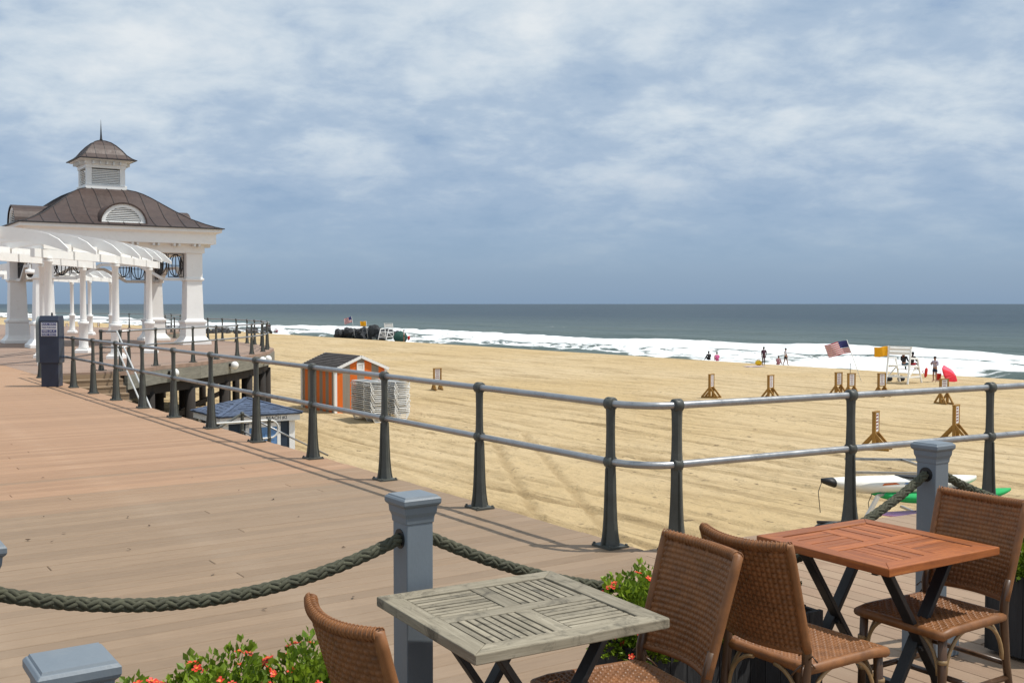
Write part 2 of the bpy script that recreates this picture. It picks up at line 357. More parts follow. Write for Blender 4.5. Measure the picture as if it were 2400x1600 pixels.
def grid_object(name, X, Y, Z, mat, attrs=None):
    n, m = X.shape; co = np.stack([X, Y, Z], -1).reshape(-1, 3)
    idx = np.arange(n * m).reshape(n, m); q = np.stack([idx[:-1, :-1], idx[1:, :-1], idx[1:, 1:], idx[:-1, 1:]], -1).reshape(-1, 4)
    me = bpy.data.meshes.new(name); me.vertices.add(len(co)); me.vertices.foreach_set('co', co.ravel())
    me.loops.add(q.size); me.loops.foreach_set('vertex_index', q.ravel()); me.polygons.add(len(q))
    me.polygons.foreach_set('loop_start', np.arange(0, q.size, 4)); me.polygons.foreach_set('use_smooth', np.ones(len(q), bool))
    for k, a in (attrs or {}).items():
        at = me.attributes.new(k, 'FLOAT', 'POINT'); at.data.foreach_set('value', a.reshape(-1).astype(np.float32))
    me.update(calc_edges=True); me.validate(); me.materials.append(MATS[mat])
    o = bpy.data.objects.new(name, me); COL.objects.link(o); return o
# ================================================================== SETTING: beach, sea, boardwalk
def sand_mat():
    g = NG('sand'); v = g.coord('Object', (1, 1, 1)); vt = g.coord('Object', (1.0, 0.11, 1.0)); vt2 = g.coord('Object', (1.0, 0.035, 1.0))
    big = g.noise(v, 0.07, 5, 0.55, 0.3); mid = g.noise(v, 0.9, 6, 0.6, 0.3); tr = g.noise(vt, 1.6, 5, 0.6, 0.25); tr2 = g.noise(vt2, 2.6, 4, 0.6, 0.15)
    fine = g.noise(v, 9, 5, 0.65); gr = g.noise(v, 60, 3, 0.7); foot = g.voro(v, 2.3)
    c1, c2, c3 = (0.490, 0.360, 0.190), (0.545, 0.422, 0.255), (0.315, 0.222, 0.112)
    col = g.ramp(big, [(0.35, c1), (0.65, c2)])
    col = g.mix(g.ramp(tr, [(0.50, 0.0), (0.68, 0.62)]), col, c3)
    col = g.mix(g.ramp(tr2, [(0.57, 0.0), (0.63, 0.60)]), col, mul(c3, 0.85))
    col = g.mix(g.ramp(fine, [(0.55, 0.0), (0.75, 0.4)]), col, mul(c2, 1.1))
    speck = g.ramp(g.noise(g.coord('Object', (1.0, 0.6, 1.0)), 4.2, 4, 0.55), [(0.625, 0.0), (0.69, 0.85)])
    zone = g.ramp(g.noise(vt, 0.7, 4, 0.6), [(0.40, 0.1), (0.60, 1.0)])
    col = g.mix(g.math('MULTIPLY', speck, zone), col, (0.11, 0.075, 0.045))
    at = g.add('ShaderNodeAttribute', attribute_name='wet'); col = g.mix(at.outputs['Fac'], col, (0.20, 0.145, 0.085))
    at2 = g.add('ShaderNodeAttribute', attribute_name='track'); col = g.mix(g.math('MULTIPLY', at2.outputs['Fac'], 0.55), col, mul(c3, 0.9))
    g.color(col); g.rough(0.95); g.b.inputs['Specular IOR Level'].default_value = 0.15
    h = g.math('ADD', g.math('MULTIPLY', tr, 1.2), g.math('ADD', g.math('MULTIPLY', mid, 0.6), g.math('MULTIPLY', foot, 0.5)))
    b1 = g.bump(h, 0.8, 0.16); b2 = g.bump(fine, 0.9, 0.06, b1); g.bump(gr, 0.5, 0.012, b2)
sand_mat()
def axis(*segs):
    a = []
    for x0, x1, st in segs: a.append(np.arange(x0, x1, st))
    a.append(np.array([segs[-1][1]])); return np.concatenate(a)
ta = axis((-30, 4, 3.0), (4, 30, 0.16), (30, 66, 0.4), (66, 82, 0.25)); sa = axis((-60, -6, 4), (-6, 40, 0.22), (40, 110, 0.6), (110, 260, 2.5), (260, 900, 12))
T_, S_ = np.meshgrid(ta, sa, indexing='ij')
CREST = 67.5 + 1.6 * (fbm(S_ / 55.0, S_ * 0 + 3.3, 3, 5) - 0.5)
Zs = np.where(T_ < CREST, SAND - 0.10 * np.clip((T_ - 50) / 18, 0, 1), SAND - 0.10 - 0.02 * (T_ - CREST) ** 1.9)
und = fbm(T_ / 5.0, S_ / 11.0, 4, 1) - 0.5; ruts = fbm(T_ / 0.55, S_ / 9.0, 3, 9) - 0.5; lump = fbm(T_ / 0.45, S_ / 0.6, 3, 21) - 0.5
Zs = Zs + (0.22 * und + 0.085 * ruts + 0.075 * lump) * np.clip((70 - T_) / 4, 0.1, 1)
track = np.zeros_like(T_)
def add_track(f, width=0.30, depth=0.05, gauge=1.55, along=True, lo=-99, hi=999):
    global Zs, track
    for off in (-gauge / 2, gauge / 2):
        d = (T_ - f(S_) - off) if along else (S_ - f(T_) - off)
        q = S_ if along else T_
        m = np.exp(-(d / (width * 0.5)) ** 4) * ((q > lo) & (q < hi)); berm = np.exp(-((np.abs(d) - width * 0.75) / (width * 0.3)) ** 2) * ((q > lo) & (q < hi))
        cle = 0.5 + 0.5 * np.sin(q * 2 * np.pi / 0.9 + np.sign(d) * 0.6)
        Zs -= m * (depth + 0.008 * cle); Zs += berm * depth * 0.6; track = np.maximum(track, m * (0.8 + 0.2 * cle))
for k, (t0, amp, w, ph) in enumerate([(11.0, 0.8, 0.05, 0.2), (13.6, 0.5, 0.04, 1.2), (17.5, 1.2, 0.035, 2.2), (23.0, 0.8, 0.03, 0.7), (27.5, 1.0, 0.045, 4.0), (33, 1.5, 0.03, 1.8), (41, 1.2, 0.02, 0.4), (52, 1.0, 0.02, 3.3), (8.2, 0.4, 0.06, 3.0)]):
    add_track(lambda s, t0=t0, amp=amp, w=w, ph=ph: t0 + amp * np.sin(s * w * 2 * np.pi / 3 + ph), 0.34, 0.045)
add_track(lambda s: 9.0 + (s - 9) * 0.55, 0.32, 0.06, lo=5, hi=34)
add_track(lambda s: 31.0 - (s - 9) * 0.42, 0.32, 0.05, lo=8, hi=40)
add_track(lambda s: 7.4 + 0.9 * np.sin((s - 6) * 0.45), 0.26, 0.06, gauge=0.9, lo=4, hi=14)
wet = np.clip((T_ - CREST - 1.0) / 3.0, 0, 1)
beach = structure(grid_object('beach', T_, S_, Zs, 'sand', {'wet': wet, 'track': np.clip(track, 0, 1)})); beach.rotation_euler = (0, 0, PHI)
def sand_z(t, s):
    i = np.clip(np.searchsorted(ta, t), 1, len(ta) - 1); j = np.clip(np.searchsorted(sa, s), 1, len(sa) - 1); return float(Zs[i - 1:i + 1, j - 1:j + 1].mean())
def on_sand(x, y, zg=SAND):                       # a pixel whose foot stands on the sand
    p = pix(x, y, zg)
    for _ in range(4):
        t, s = TS(p.x, p.y); p = pix(x, y, max(sand_z(t, s), SAND - 0.15))
    t, s = TS(p.x, p.y); p.z = sand_z(t, s) if t < 66.5 else SAND - 0.12 if t < 69 else SAND - 0.2
    return p

def sea_mat():
    g = NG('sea_water'); v = g.coord('Object', (1, 1, 1)); vw = g.coord('Object', (1.0, 0.35, 1.0))
    fo = g.add('ShaderNodeAttribute', attribute_name='foam').outputs['Fac']; sh = g.add('ShaderNodeAttribute', attribute_name='shoal').outputs['Fac']
    w1 = g.noise(vw, 0.10, 6, 0.6, 0.4); w2 = g.noise(vw, 0.6, 5, 0.6, 0.3); w3 = g.noise(vw, 0.022, 5, 0.55, 0.3)
    deep = g.ramp(w3, [(0.35, (0.010, 0.028, 0.044)), (0.65, (0.019, 0.042, 0.056))])
    shoal = g.ramp(w1, [(0.3, (0.058, 0.088, 0.080)), (0.7, (0.10, 0.128, 0.112))])
    col = g.mix(sh, deep, shoal)
    lace = g.noise(g.coord('Object', (1.0, 0.45, 1.0)), 0.55, 8, 0.68, 0.9)
    f = g.math('ADD', fo, g.math('MULTIPLY', g.math('SUBTRACT', lace, 0.5), 1.5)); f = g.ramp(f, [(0.42, 0.0), (0.56, 1.0)])
    f = g.math('MULTIPLY', f, g.ramp(fo, [(0.02, 0.0), (0.12, 1.0)]))
    caps = g.ramp(g.noise(g.coord('Object', (0.5, 0.16, 1.0)), 0.33, 5, 0.55, 0.2), [(0.725, 0.0), (0.75, 0.8)])
    f = g.math('MAXIMUM', f, caps)
    col = g.mix(f, col, (0.80, 0.82, 0.82)); g.color(col)
    g.rough(g.ramp(f, [(0.0, 0.34), (1.0, 0.9)])); g.b.inputs['IOR'].default_value = 1.33
    g.set(g.b, 'Specular IOR Level', g.ramp(f, [(0.0, 0.13), (1.0, 0.1)]))
    hh = g.math('ADD', w1, g.math('MULTIPLY', w2, 0.5)); b1 = g.bump(hh, 0.85, 1.3); g.bump(lace, 0.3, 0.3, b1)
sea_mat()
tb = np.concatenate([np.arange(64, 135, 0.45), np.arange(135, 200, 1.5), 200 * 1.11 ** np.arange(0, 52)])
sb = np.concatenate([-200 * 1.25 ** np.arange(23, 0, -1) * 1.0, np.arange(-200, 20, 10), np.arange(20, 330, 1.3), np.arange(330, 900, 5), 900 * 1.2 ** np.arange(0, 21)])
TB, SB = np.meshgrid(tb, sb, indexing='ij')
Zw = np.full_like(TB, SEA); fm = np.zeros_like(TB)
edge = 103 + 11 * (fbm(SB / 70.0, SB * 0, 3, 31) - 0.5) + 5 * (fbm(SB / 14.0, SB * 0 + 9, 3, 33) - 0.5) + 2.0 * (fbm(SB / 3.0, SB * 0 + 5, 3, 37) - 0.5)
def breaker(c, w_front, w_back, amp):
    d = TB - c; return amp * np.where(d < 0, np.exp(-(d / w_front) ** 2), np.exp(-(d / w_back) ** 2))
am = fbm(SB / 28.0, SB * 0 + 1, 3, 41)
B0 = breaker(edge - 2, 2.2, 6.0, 0.45 + 1.1 * am); B1 = breaker(edge - 13 + 4 * fbm(SB / 18, SB * 0 + 2, 3, 43), 1.8, 5, 0.25 + 0.75 * fbm(SB / 22., SB * 0 + 7, 2, 44)); B2 = breaker(edge - 23 + 4 * fbm(SB / 15, SB * 0 + 4, 3, 45), 1.5, 4, 0.2 + 0.45 * fbm(SB / 20., SB * 0 + 8, 2, 46))
Zw += B0 + B1 + B2
Zw += 0.35 * (fbm(TB / 9.0, SB / 26.0, 4, 51) - 0.5) + np.where(TB < edge, 0.30 * (fbm(TB / 1.6, SB / 2.6, 3, 53) - 0.5), 0)
sw = breaker(edge + 26 + 9 * (fbm(SB / 90., SB * 0 + 11, 2, 61) - 0.5), 5, 9, 0.5) + breaker(edge + 62, 7, 12, 0.45); Zw += sw * (TB < 400)
inside = np.clip((edge - TB) / 1.2, 0, 1)
pat = fbm(TB / 6.0, SB / 16.0, 4, 71); fm = inside * (0.57 + 0.62 * (pat - 0.42) + 0.20 * np.exp(-((TB - edge + 3) / 4.5) ** 2))
gap = np.exp(-((TB - (edge - 9)) / 3.0) ** 2) * np.clip((fbm(SB / 13.0, TB / 4.0, 3, 73) - 0.47) * 6, 0, 1); fm -= 0.55 * gap * inside
gap2 = np.exp(-((TB - (edge - 24)) / 4.0) ** 2) * np.clip((fbm(SB / 16.0, TB / 5.0, 3, 79) - 0.5) * 6, 0, 1); fm -= 0.5 * gap2 * inside
crest2 = np.exp(-((TB - (edge + 13 + 6 * fbm(SB / 30., SB * 0 + 13, 2, 81))) / 1.2) ** 2) * np.clip((fbm(SB / 22.0, SB * 0 + 17, 3, 83) - 0.56) * 9, 0, 1) * 0.62
fm = np.clip(np.maximum(fm, crest2), 0, 1)
sho = np.clip(1.0 - (TB - 100) / 260.0, 0, 1) ** 1.5
fade = 1 / (1 + (TB / 4000.0) ** 2)
sea = structure(grid_object('sea', TB, SB, np.where(TB > 400, SEA, Zw), 'sea_water', {'foam': fm, 'shoal': sho})); sea.rotation_euler = (0, 0, PHI)

# ---- boardwalk
walk = structure(bpy.data.objects.new('boardwalk', None)); COL.objects.link(walk); walk.rotation_euler = (0, 0, PHI)
TE = 5.0                                              # edge of the long side
def edge_s(t): return 5.70 - (t - 5.17) * 0.093       # edge of the short side
PW = 0.145
def board(mb, poly, z=0.0, th=0.032, ch=0.004):       # poly ccw, chamfered top
    c = [sum(p[i] for p in poly) / len(poly) for i in (0, 1)]
    ins = []
    for x, y in poly:
        d = Vector((c[0] - x, c[1] - y)); ins.append((x + math.copysign(min(ch, abs(d.x)), d.x), y + math.copysign(min(ch, abs(d.y)), d.y)))
    n = len(poly); rings = [[(x, y, z - th) for x, y in poly], [(x, y, z - ch) for x, y in poly], [(x, y, z) for x, y in ins]]
    mb.loft(rings)
def plank(poly, mat, along_t):
    # local x runs along the board so the grain follows it
    cx_, cy_ = poly[0]
    if along_t: loc = [(x - cx_, y - cy_) for x, y in poly]; rot = 0.0
    else: loc = [(y - cy_, -(x - cx_)) for x, y in poly]; rot = R(90)
    if sum(a[0] * b[1] - b[0] * a[1] for a, b in zip(loc, loc[1:] + loc[:1])) < 0: loc = loc[::-1]
    mb = MB(); board(mb, loc, z=random.uniform(-0.0012, 0.0012)); return mb.build('plank', mat, walk, loc=(cx_, cy_, 0), rot=rot)
SB0 = 2.1; nplank = 0
for k in range(150):
    s0 = SB0 + k * PW; s1 = s0 + PW - (random.choice((0.004, 0.005, 0.007, 0.010)) if s0 < 10.5 else 0.0025)
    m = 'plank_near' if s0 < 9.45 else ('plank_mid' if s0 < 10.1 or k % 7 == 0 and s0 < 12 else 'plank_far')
    if s1 < 5.72:
        a, b = s0 - 0.72, s1 - 0.72; segs = [(-2.4, a, b)]
    else:
        e = TE + random.uniform(-0.006, 0.010); segs = [(-2.4, e, e)]
    for x0, xa, xb in segs:
        if xa - x0 < 0.3: continue
        if k % 3 == 1 and xa > 2.4 and s0 < 15:
            j = random.uniform(0.9, xa - 0.9)
            plank([(x0, s0), (j, s0), (j, s1), (x0, s1)], m, True); plank([(j + 0.004, s0), (xa, s0), (xb, s1), (j + 0.004, s1)], m, True)
        else: plank([(x0, s0), (xa, s0), (xb, s1), (x0, s1)], m, True)
far = MB()
for k in range(150, 420):
    s0 = SB0 + k * PW; e = TE if s0 < 28.7 else 5.0
    board(far, [(-6, s0), (e, s0), (e, s0 + PW - 0.004), (-6, s0 + PW - 0.004)])
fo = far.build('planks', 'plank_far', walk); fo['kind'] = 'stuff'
for k in range(74):
    t0 = 1.42 + k * PW; t1 = t0 + PW - random.choice((0.003, 0.004, 0.006))
    if t1 < 5.0: ea, eb = t0 + 0.722, t1 + 0.722
    else: ea, eb = edge_s(t0) + random.uniform(-.006, .006), edge_s(t1)
    lo_ = -1.5
    j = random.uniform(1.0, 4.6) if k % 2 else None
    if j and j < ea - 0.4:
        plank([(t0, lo_), (t1, lo_), (t1, j), (t0, j)], 'plank_right', False); plank([(t0, j + .004), (t1, j + .004), (t1, eb), (t0, ea)], 'plank_right', False)
    else: plank([(t0, lo_), (t1, lo_), (t1, eb), (t0, ea)], 'plank_right', False)
mb = MB(); mb.box(-6, TE - 0.03, -3, 63, -0.40, -0.036); mb.box(TE - 0.03, 12.5, -3, 4.95, -0.40, -0.036)
mb.build('joists', 'understructure', walk)
mb = MB(); mb.box(TE - 0.028, TE - 0.003, 5.75, 28.6, -0.36, -0.034); mb.build('fascia_board', 'fascia_wood', walk)
pm = MB().lathe([(0.17, SAND - 0.6), (0.16, -0.40)], 12).mesh('pile', 'pile_wood', True)
for s in np.arange(7.5, 28, 3.5): place('pile', pm, walk, loc=(TE - 0.35, s, 0))
for t in np.arange(6, 12.6, 3.2): place('pile', pm, walk, loc=(t, 4.3, 0))
# scattered dry leaves on the boards
lit = MB()
for (x, y) in [(102, 1212), (300, 1212), (66, 1266), (122, 1270), (303, 1288), (150, 1250), (560, 1150), (640, 1170), (585, 1395), (620, 1428), (500, 1345), (838, 1315), (1085, 1430), (450, 1120), (350, 1232), (805, 1283), (828, 1400), (230, 1540), (100, 1120), (700, 1210)]:
    p = pix(x, y, 0.004); a = random.uniform(0, 6.28); r = random.uniform(0.008, 0.02)
    q = [Vector((r * k * math.cos(a + th), r * k2 * math.sin(a + th), random.uniform(0.001, 0.014))) + p for th, k, k2 in ((0, 1.4, 1.4), (1.6, .5, .5), (3.1, 1.2, 1.2), (4.6, .6, .4))]
    lit.add(q, [(0, 1, 2), (0, 2, 3)])
lo = lit.build('leaf_litter', 'dry_leaf'); tag(lo, 'scattered dry leaf scraps lying on the boardwalk boards', 'litter'); lo['kind'] = 'stuff'
# ================================================================== RAILINGS
RAIL_T, RAIL_M = 1.035, 0.615
def post_mesh():
    mb = MB()
    mb.sq([(0.104, 0.088, 0.0), (0.104, 0.088, 0.016), (0.090, 0.076, 0.020)])
    prof = [(0.084, 0.068, 0.018), (0.075, 0.060, 0.06), (0.065, 0.053, 0.12), (0.056, 0.047, 0.20), (0.049, 0.042, 0.32), (0.044, 0.039, 0.46), (0.043, 0.038, 0.56), (0.046, 0.041, 0.62), (0.041, 0.036, 0.70), (0.038, 0.033, 0.84), (0.040, 0.035, 0.96), (0.044, 0.038, 1.035), (0.036, 0.036, 1.062), (0.018, 0.030, 1.080)]
    rings = []
    for w, d, z in prof:
        c = 0.30
        rings.append([(-w, -d * c, z), (-w * c, -d * .86, z), (w * c, -d * .86, z), (w, -d * c, z), (w, d * c, z), (w * c, d * .86, z), (-w * c, d * .86, z), (-w, d * c, z)])
    mb.loft(rings)
    rib = [(0.070, 0.018), (0.062, 0.06), (0.055, 0.12), (0.049, 0.20), (0.044, 0.32), (0.040, 0.46), (0.036, 0.57)]
    for a in (0, 90, 180, 270):
        ca, sa_ = math.cos(R(a)), math.sin(R(a)); k = 1.06 if a % 180 else 1.24; rr = []
        for d, z in rib:
            q = [(-0.007, d * 0.4), (0.007, d * 0.4), (0.006, d * k), (-0.006, d * k)]
            rr.append([(x * ca - y * sa_, x * sa_ + y * ca, z) for x, y in q])
        mb.loft(rr)
    for sx in (-1, 1):
        for sy in (-1, 1): mb.lathe([(0.011, 0.016), (0.011, 0.026), (0.006, 0.030)], 8, (sx * 0.092, sy * 0.074, 0))
    return mb.mesh('post', 'cast_iron', False)
POST = post_mesh()
COLLARS = [MB().tube([(-0.036, 0, z), (-0.030, 0, z), (0.030, 0, z), (0.036, 0, z)], [r - .008, r, r, r - .008], 16).mesh('collar', 'cast_iron', True) for z, r in ((RAIL_T, 0.047), (RAIL_M, 0.045))]
def add_post(parent, t, s, ang, z=0.0):
    p = place('post', POST, parent, loc=(t, s, z), rot=ang)
    for c in COLLARS: place('collar', c, p)
def rail_run(parent, path, mat='galvanised', zs=(RAIL_T, RAIL_M), r=0.0265, z0=0.0):
    for nm, z in zip(('top_rail', 'middle_rail'), zs):
        MB().tube([(p[0], p[1], (p[2] if len(p) > 2 else z0) + z) for p in path], r, 14).build(nm, mat, parent, True)
rail = thing('boardwalk_railing', 'long two-bar metal railing on flared dark iron posts along the boardwalk edge', 'railing', (0, 0, 0), PHI)
long_s = [5.94 + 1.765 * k for k in range(0, 13)]
for s in long_s: add_post(rail, 4.87, s, R(90))
p2 = [(5.17, 5.57), (6.87, 5.42), (8.50, 5.26), (10.2, 5.10), (11.9, 4.95)]
for t, s in p2: add_post(rail, t, s, R(-5.3))
path = [(4.87, 27.12), (4.87, 6.1)]
for k in range(9):
    a = R(180 + 90 * k / 8); path.append((5.17 + 0.30 * math.cos(a), 5.94 + 0.37 * math.sin(a)))
path += p2[1:]
rail_run(rail, path)

# ---- platform around the pavilion
PLAT = [TS(*p) for p in [(-10.0, 27.6), (-10.05, 30.0), (-9.5, 32.0), (-9.15, 34.5), (-9.0, 37.0), (-9.05, 39.2), (-9.5, 42.0), (-10.5, 44.8), (-11.7, 47.4), (-13.2, 50.0), (-15.0, 52.2), (-17.2, 54.6), (-19.4, 58), (-20.8, 63), (-21.4, 72), (-46, 92)]]
plat = structure(bpy.data.objects.new('pavilion_platform', None)); COL.objects.link(plat); plat.rotation_euler = (0, 0, PHI)
inner = [(5.003, 90), (5.003, 28.62), (7.2, 28.62)]
poly = inner + [(t + 0.12, s - (0.0 if i else 0.0)) for i, (t, s) in enumerate(PLAT)][1:]
if sum(a[0] * b[1] - b[0] * a[1] for a, b in zip(poly, poly[1:] + poly[:1])) < 0: poly = poly[::-1]
def deck_mat():
    g = NG('platform_boards'); v = g.coord('Object', (1, 1, 1)); va = g.coord('Object', (0.25, 7.0, 1.0))
    n = g.noise(va, 1.0, 4, 0.6); p = g.noise(v, 0.5, 5, 0.6)
    col = g.ramp(n, [(0.35, (0.235, 0.155, 0.115)), (0.65, (0.335, 0.225, 0.165))]); col = g.mix(g.ramp(p, [(0.45, 0.0), (0.7, 0.5)]), col, (0.30, 0.235, 0.185))
    g.color(col); g.rough(0.75)
deck_mat()
MB().prism(poly, -0.11, 0.0).build('deck_boards', 'platform_boards', plat)
MB().prism([(5.02 + (t - 5) * 0.97, 28.7 + (s - 28.62) * 0.985) for t, s in poly], -0.30, -0.112).build('joists', 'understructure', plat)
outer = [(7.2, 28.62)] + [(t + 0.10, s) for t, s in PLAT[1:]]
for a, b in zip(outer[:-1], outer[1:]):
    MB().bar((a[0], a[1], -0.30), (b[0], b[1], -0.30), 0.09, 0.37).build('fascia_beam', 'fascia_wood', plat)
    MB().bar((a[0] - .25, a[1] + .1, -0.64), (b[0] - .25, b[1] + .1, -0.64), 0.16, 0.30).build('girder', 'pile_wood', plat)
    L_ = math.dist(a, b); nseg = max(1, int(round(L_ / 2.0)))
    for k in range(nseg):
        f = k / nseg; place('pile', pm, plat, loc=(a[0] + (b[0] - a[0]) * f - 0.25, a[1] + (b[1] - a[1]) * f + 0.1, -0.35))
for t, s in ((6.0, 31.2), (7.4, 31.6), (6.2, 34), (8.2, 34.5), (10.0, 35.6), (11.6, 38.2), (12.6, 41.4)): place('pile', pm, plat, loc=(t, s, -0.3))
for q in ((5.3, 28.9, 7.1, 28.9), (7.0, 30.2, 10.5, 34.2), (10.3, 34.3, 14, 41)):
    MB().bar((q[0], q[1], -1.7), (q[2], q[3], -1.7), 0.08, 0.16).build('cross_brace', 'pile_wood', plat)
prl = thing('platform_railing', 'two-bar railing with dark iron posts curving round the pavilion platform', 'railing', (0, 0, 0), PHI)
pr = [(6.72, 29.2), (7.1, 28.75)] + [(t - 0.08, s) for t, s in PLAT[1:]]
dist = 0; pts2 = [pr[0]]; acc = [0.0]
fine = []
for a, b in zip(pr[:-1], pr[1:]):
    for k in range(12): fine.append((a[0] + (b[0] - a[0]) * k / 12, a[1] + (b[1] - a[1]) * k / 12))
fine.append(pr[-1]); nxt = 0.0; run = 0.0
for i, p in enumerate(fine):
    if i: run += math.dist(fine[i - 1], p)
    if run >= nxt and run < 62:
        q = fine[min(i + 1, len(fine) - 1)]; p0 = fine[max(i - 1, 0)]
        add_post(prl, p[0], p[1], math.atan2(q[1] - p0[1], q[0] - p0[0])); nxt += 0.55 if nxt < 0.6 else 1.78
rail_run(prl, pr)
GLOBE = MB().sphere((0, 0, 0), 0.125, 16, 10).mesh('globe', 'white_paint', True); GARM = MB().tube([(0, 0, 0.0), (-0.16, 0.06, 0.02)], 0.05, 10).mesh('bracket', 'dark_metal', True)
for (x, y), lb in zip(((408, 868), (549, 851), (615, 836), (628, 827)), ('round white globe lamp on the platform edge nearest the stairs', 'round white globe lamp midway along the platform edge above the piles', 'round white globe lamp just left of the platform corner', 'round white globe lamp at the outermost platform corner')):
    best = None
    for a, b in zip(outer[:5], outer[1:6]):
        for f in np.linspace(0, 1, 60):
            w = ST(a[0] + (b[0] - a[0]) * f + 0.17, a[1] + (b[1] - a[1]) * f - .12, -0.22); d = w.y
            px_ = 1200 + FPX * w.x / d
            if best is None or abs(px_ - x) < best[0]: best = (abs(px_ - x), w)
    g_ = thing('globe_lamp', lb, 'lamp', best[1], PHI, 'globe lamps along the platform edge'); place('globe', GLOBE, g_); place('bracket', GARM, g_)

# ---- stairs down to the sand
st = thing('beach_stairs', 'wooden stairs dropping from the boardwalk beside the pavilion platform', 'stairs', (0, 0, 0), PHI)
for k in range(12):
    z = -0.168 * (k + 1); s1 = 28.6 - 0.285 * k
    MB().box(5.06, 7.05, s1 - 0.31, s1, z - 0.045, z).build('tread', 'step_wood', st, bevel=0.006)
    MB().box(5.06, 7.05, s1 - 0.012, s1 + 0.012, z, z + 0.168 - 0.05).build('riser', 'step_wood', st)
for t in (5.04, 7.07): MB().bar((t, 28.6, -0.35), (t, 25.15, -2.38), 0.05, 0.30).build('stringer', 'pile_wood', st)
MB().box(5.05, 9.30, 23.85, 25.15, -2.12, -2.02).build('landing', 'step_wood', st)
for k in range(7):
    z = -2.02 - 0.168 * (k + 1); t0 = 9.3 + 0.285 * k
    MB().box(t0, t0 + 0.31, 23.9, 25.1, z - 0.045, z).build('tread', 'step_wood', st)
for s in (23.9, 25.1): MB().bar((9.2, s, -2.2), (11.4, s, -3.4), 0.05, 0.28).build('stringer', 'pile_wood', st)
for t, s in ((5.2, 23.95), (7.2, 23.95), (9.2, 23.95), (9.2, 25.05), (7.2, 25.05)): MB().tube([(t, s, SAND - .3), (t, s, -2.1)], 0.12, 10).build('support_pile', 'pile_wood', st, True)
hr = thing('stair_handrail', 'pale tubular handrail following the beach stairs down to the landing', 'handrail', (0, 0, 0), PHI)
for t in (5.16, 7.02):
    for dz in (RAIL_T, RAIL_M - 0.02): MB().tube([(t, 28.75, dz), (t, 25.2, -2.02 + dz), (t, 24.9, -2.02 + dz)], 0.021, 12).build('handrail_tube', 'galvanised_pale', hr, True)
add_post(hr, 7.02, 24.95, R(90), -2.02)
lr = thing('landing_railing', 'pale metal rail with looped end round the stair landing by the blue hut', 'railing', (0, 0, 0), PHI)
for t in (5.3, 7.2, 9.28): add_post(lr, t, 23.95, 0, -2.02)
add_post(lr, 9.05, 25.12, R(0), -1.95)
loop = [(5.2, 23.95, -2.02 + RAIL_T), (9.3, 23.95, -2.02 + RAIL_T)]
for k in range(1, 9):
    a = R(90 - 180 * k / 8); loop.append((9.3 + 0.21 * math.cos(a), 23.95, -2.02 + (RAIL_T + RAIL_M) / 2 + 0.21 * math.sin(a)))
loop.append((5.2, 23.95, -2.02 + RAIL_M)); MB().tube(loop, 0.024, 12).build('rail_loop', 'galvanised_pale', lr, True)
for dz in (RAIL_T, RAIL_M): MB().tube([(9.05, 25.12, -1.95 + dz), (11.3, 25.12, -3.15 + dz)], 0.022, 12).build('sloping_rail', 'galvanised', lr, True)
MB().tube([(9.05, 25.12, -1.95 + RAIL_T), (7.6, 25.12, -2.7 + RAIL_T)], 0.03, 10).build('sloping_rail', 'cast_iron', lr, True)

# ---- ticket kiosk
kp = pix(122, 905, 0)
kk = thing('ticket_kiosk', 'navy ticket machine cabinet with blue and white notice beside the railing', 'kiosk', (kp.x, kp.y, 0), R(6))
MB().box(-0.172, 0.180, -0.15, 0.15, 0.0, 0.52).build('pedestal', 'navy_paint', kk, bevel=0.01)
mb = MB(); mb.plate([(-0.19, 0.50), (0.19, 0.50), (0.19, 1.40), (0.14, 1.50), (-0.14, 1.50), (-0.19, 1.40)], (0.01, 0, 0), (0, -1, 0), (0, 0, 1), 0.40); mb.build('cabinet', 'navy_paint', kk, bevel=0.012)
arch = [(-0.17, 0.52), (0.17, 0.52)] + [(0.17 * math.cos(R(a)), 1.32 + 0.17 * math.sin(R(a))) for a in range(0, 181, 15)]
MB().plate(arch, (-0.225, 0, 0), (0, -1, 0), (0, 0, 1), 0.075).build('face_panel', 'kiosk_grey', kk)
MB().plate([(-0.12, 1.05), (0.12, 1.05), (0.12, 1.33), (-0.12, 1.33)], (-0.268, 0, 0), (0, -1, 0), (0, 0, 1), 0.012).build('screen', 'black', kk)
MB().plate([(-0.10, 0.75), (0.10, 0.75), (0.10, 0.92), (-0.10, 0.92)], (-0.268, 0, 0), (0, -1, 0), (0, 0, 1), 0.012).build('ticket_tray', 'black', kk)
MB().lathe([(0.02, 1.50), (0.02, 1.55), (0.008, 1.57)], 8, (0.02, 0, 0)).build('antenna', 'black', kk)
sg = MB().box(-0.142, 0.182, -0.2035, -0.1925, 1.07, 1.36).build('notice', 'sign_white', kk)
for i, (ln, sx) in enumerate((('ADULT BEACH', 0.86), ('PASS PURCHASE', 0.76), ('HERE OR AT', 0.92), ('TICKET BOOTH', 0.80))):
    z = 1.325 - i * 0.0725
    if i % 2 == 0 or i == 3: MB().box(-0.128, 0.168, -0.2062, -0.2040, z - 0.029, z + 0.029).build('notice_band', 'sign_blue', sg)
    lettering('lettering', ln, 'sign_white' if i != 1 else 'sign_blue', 0.052, sg, (0.02, -0.2075, z), (R(90), 0, 0), sx=sx)

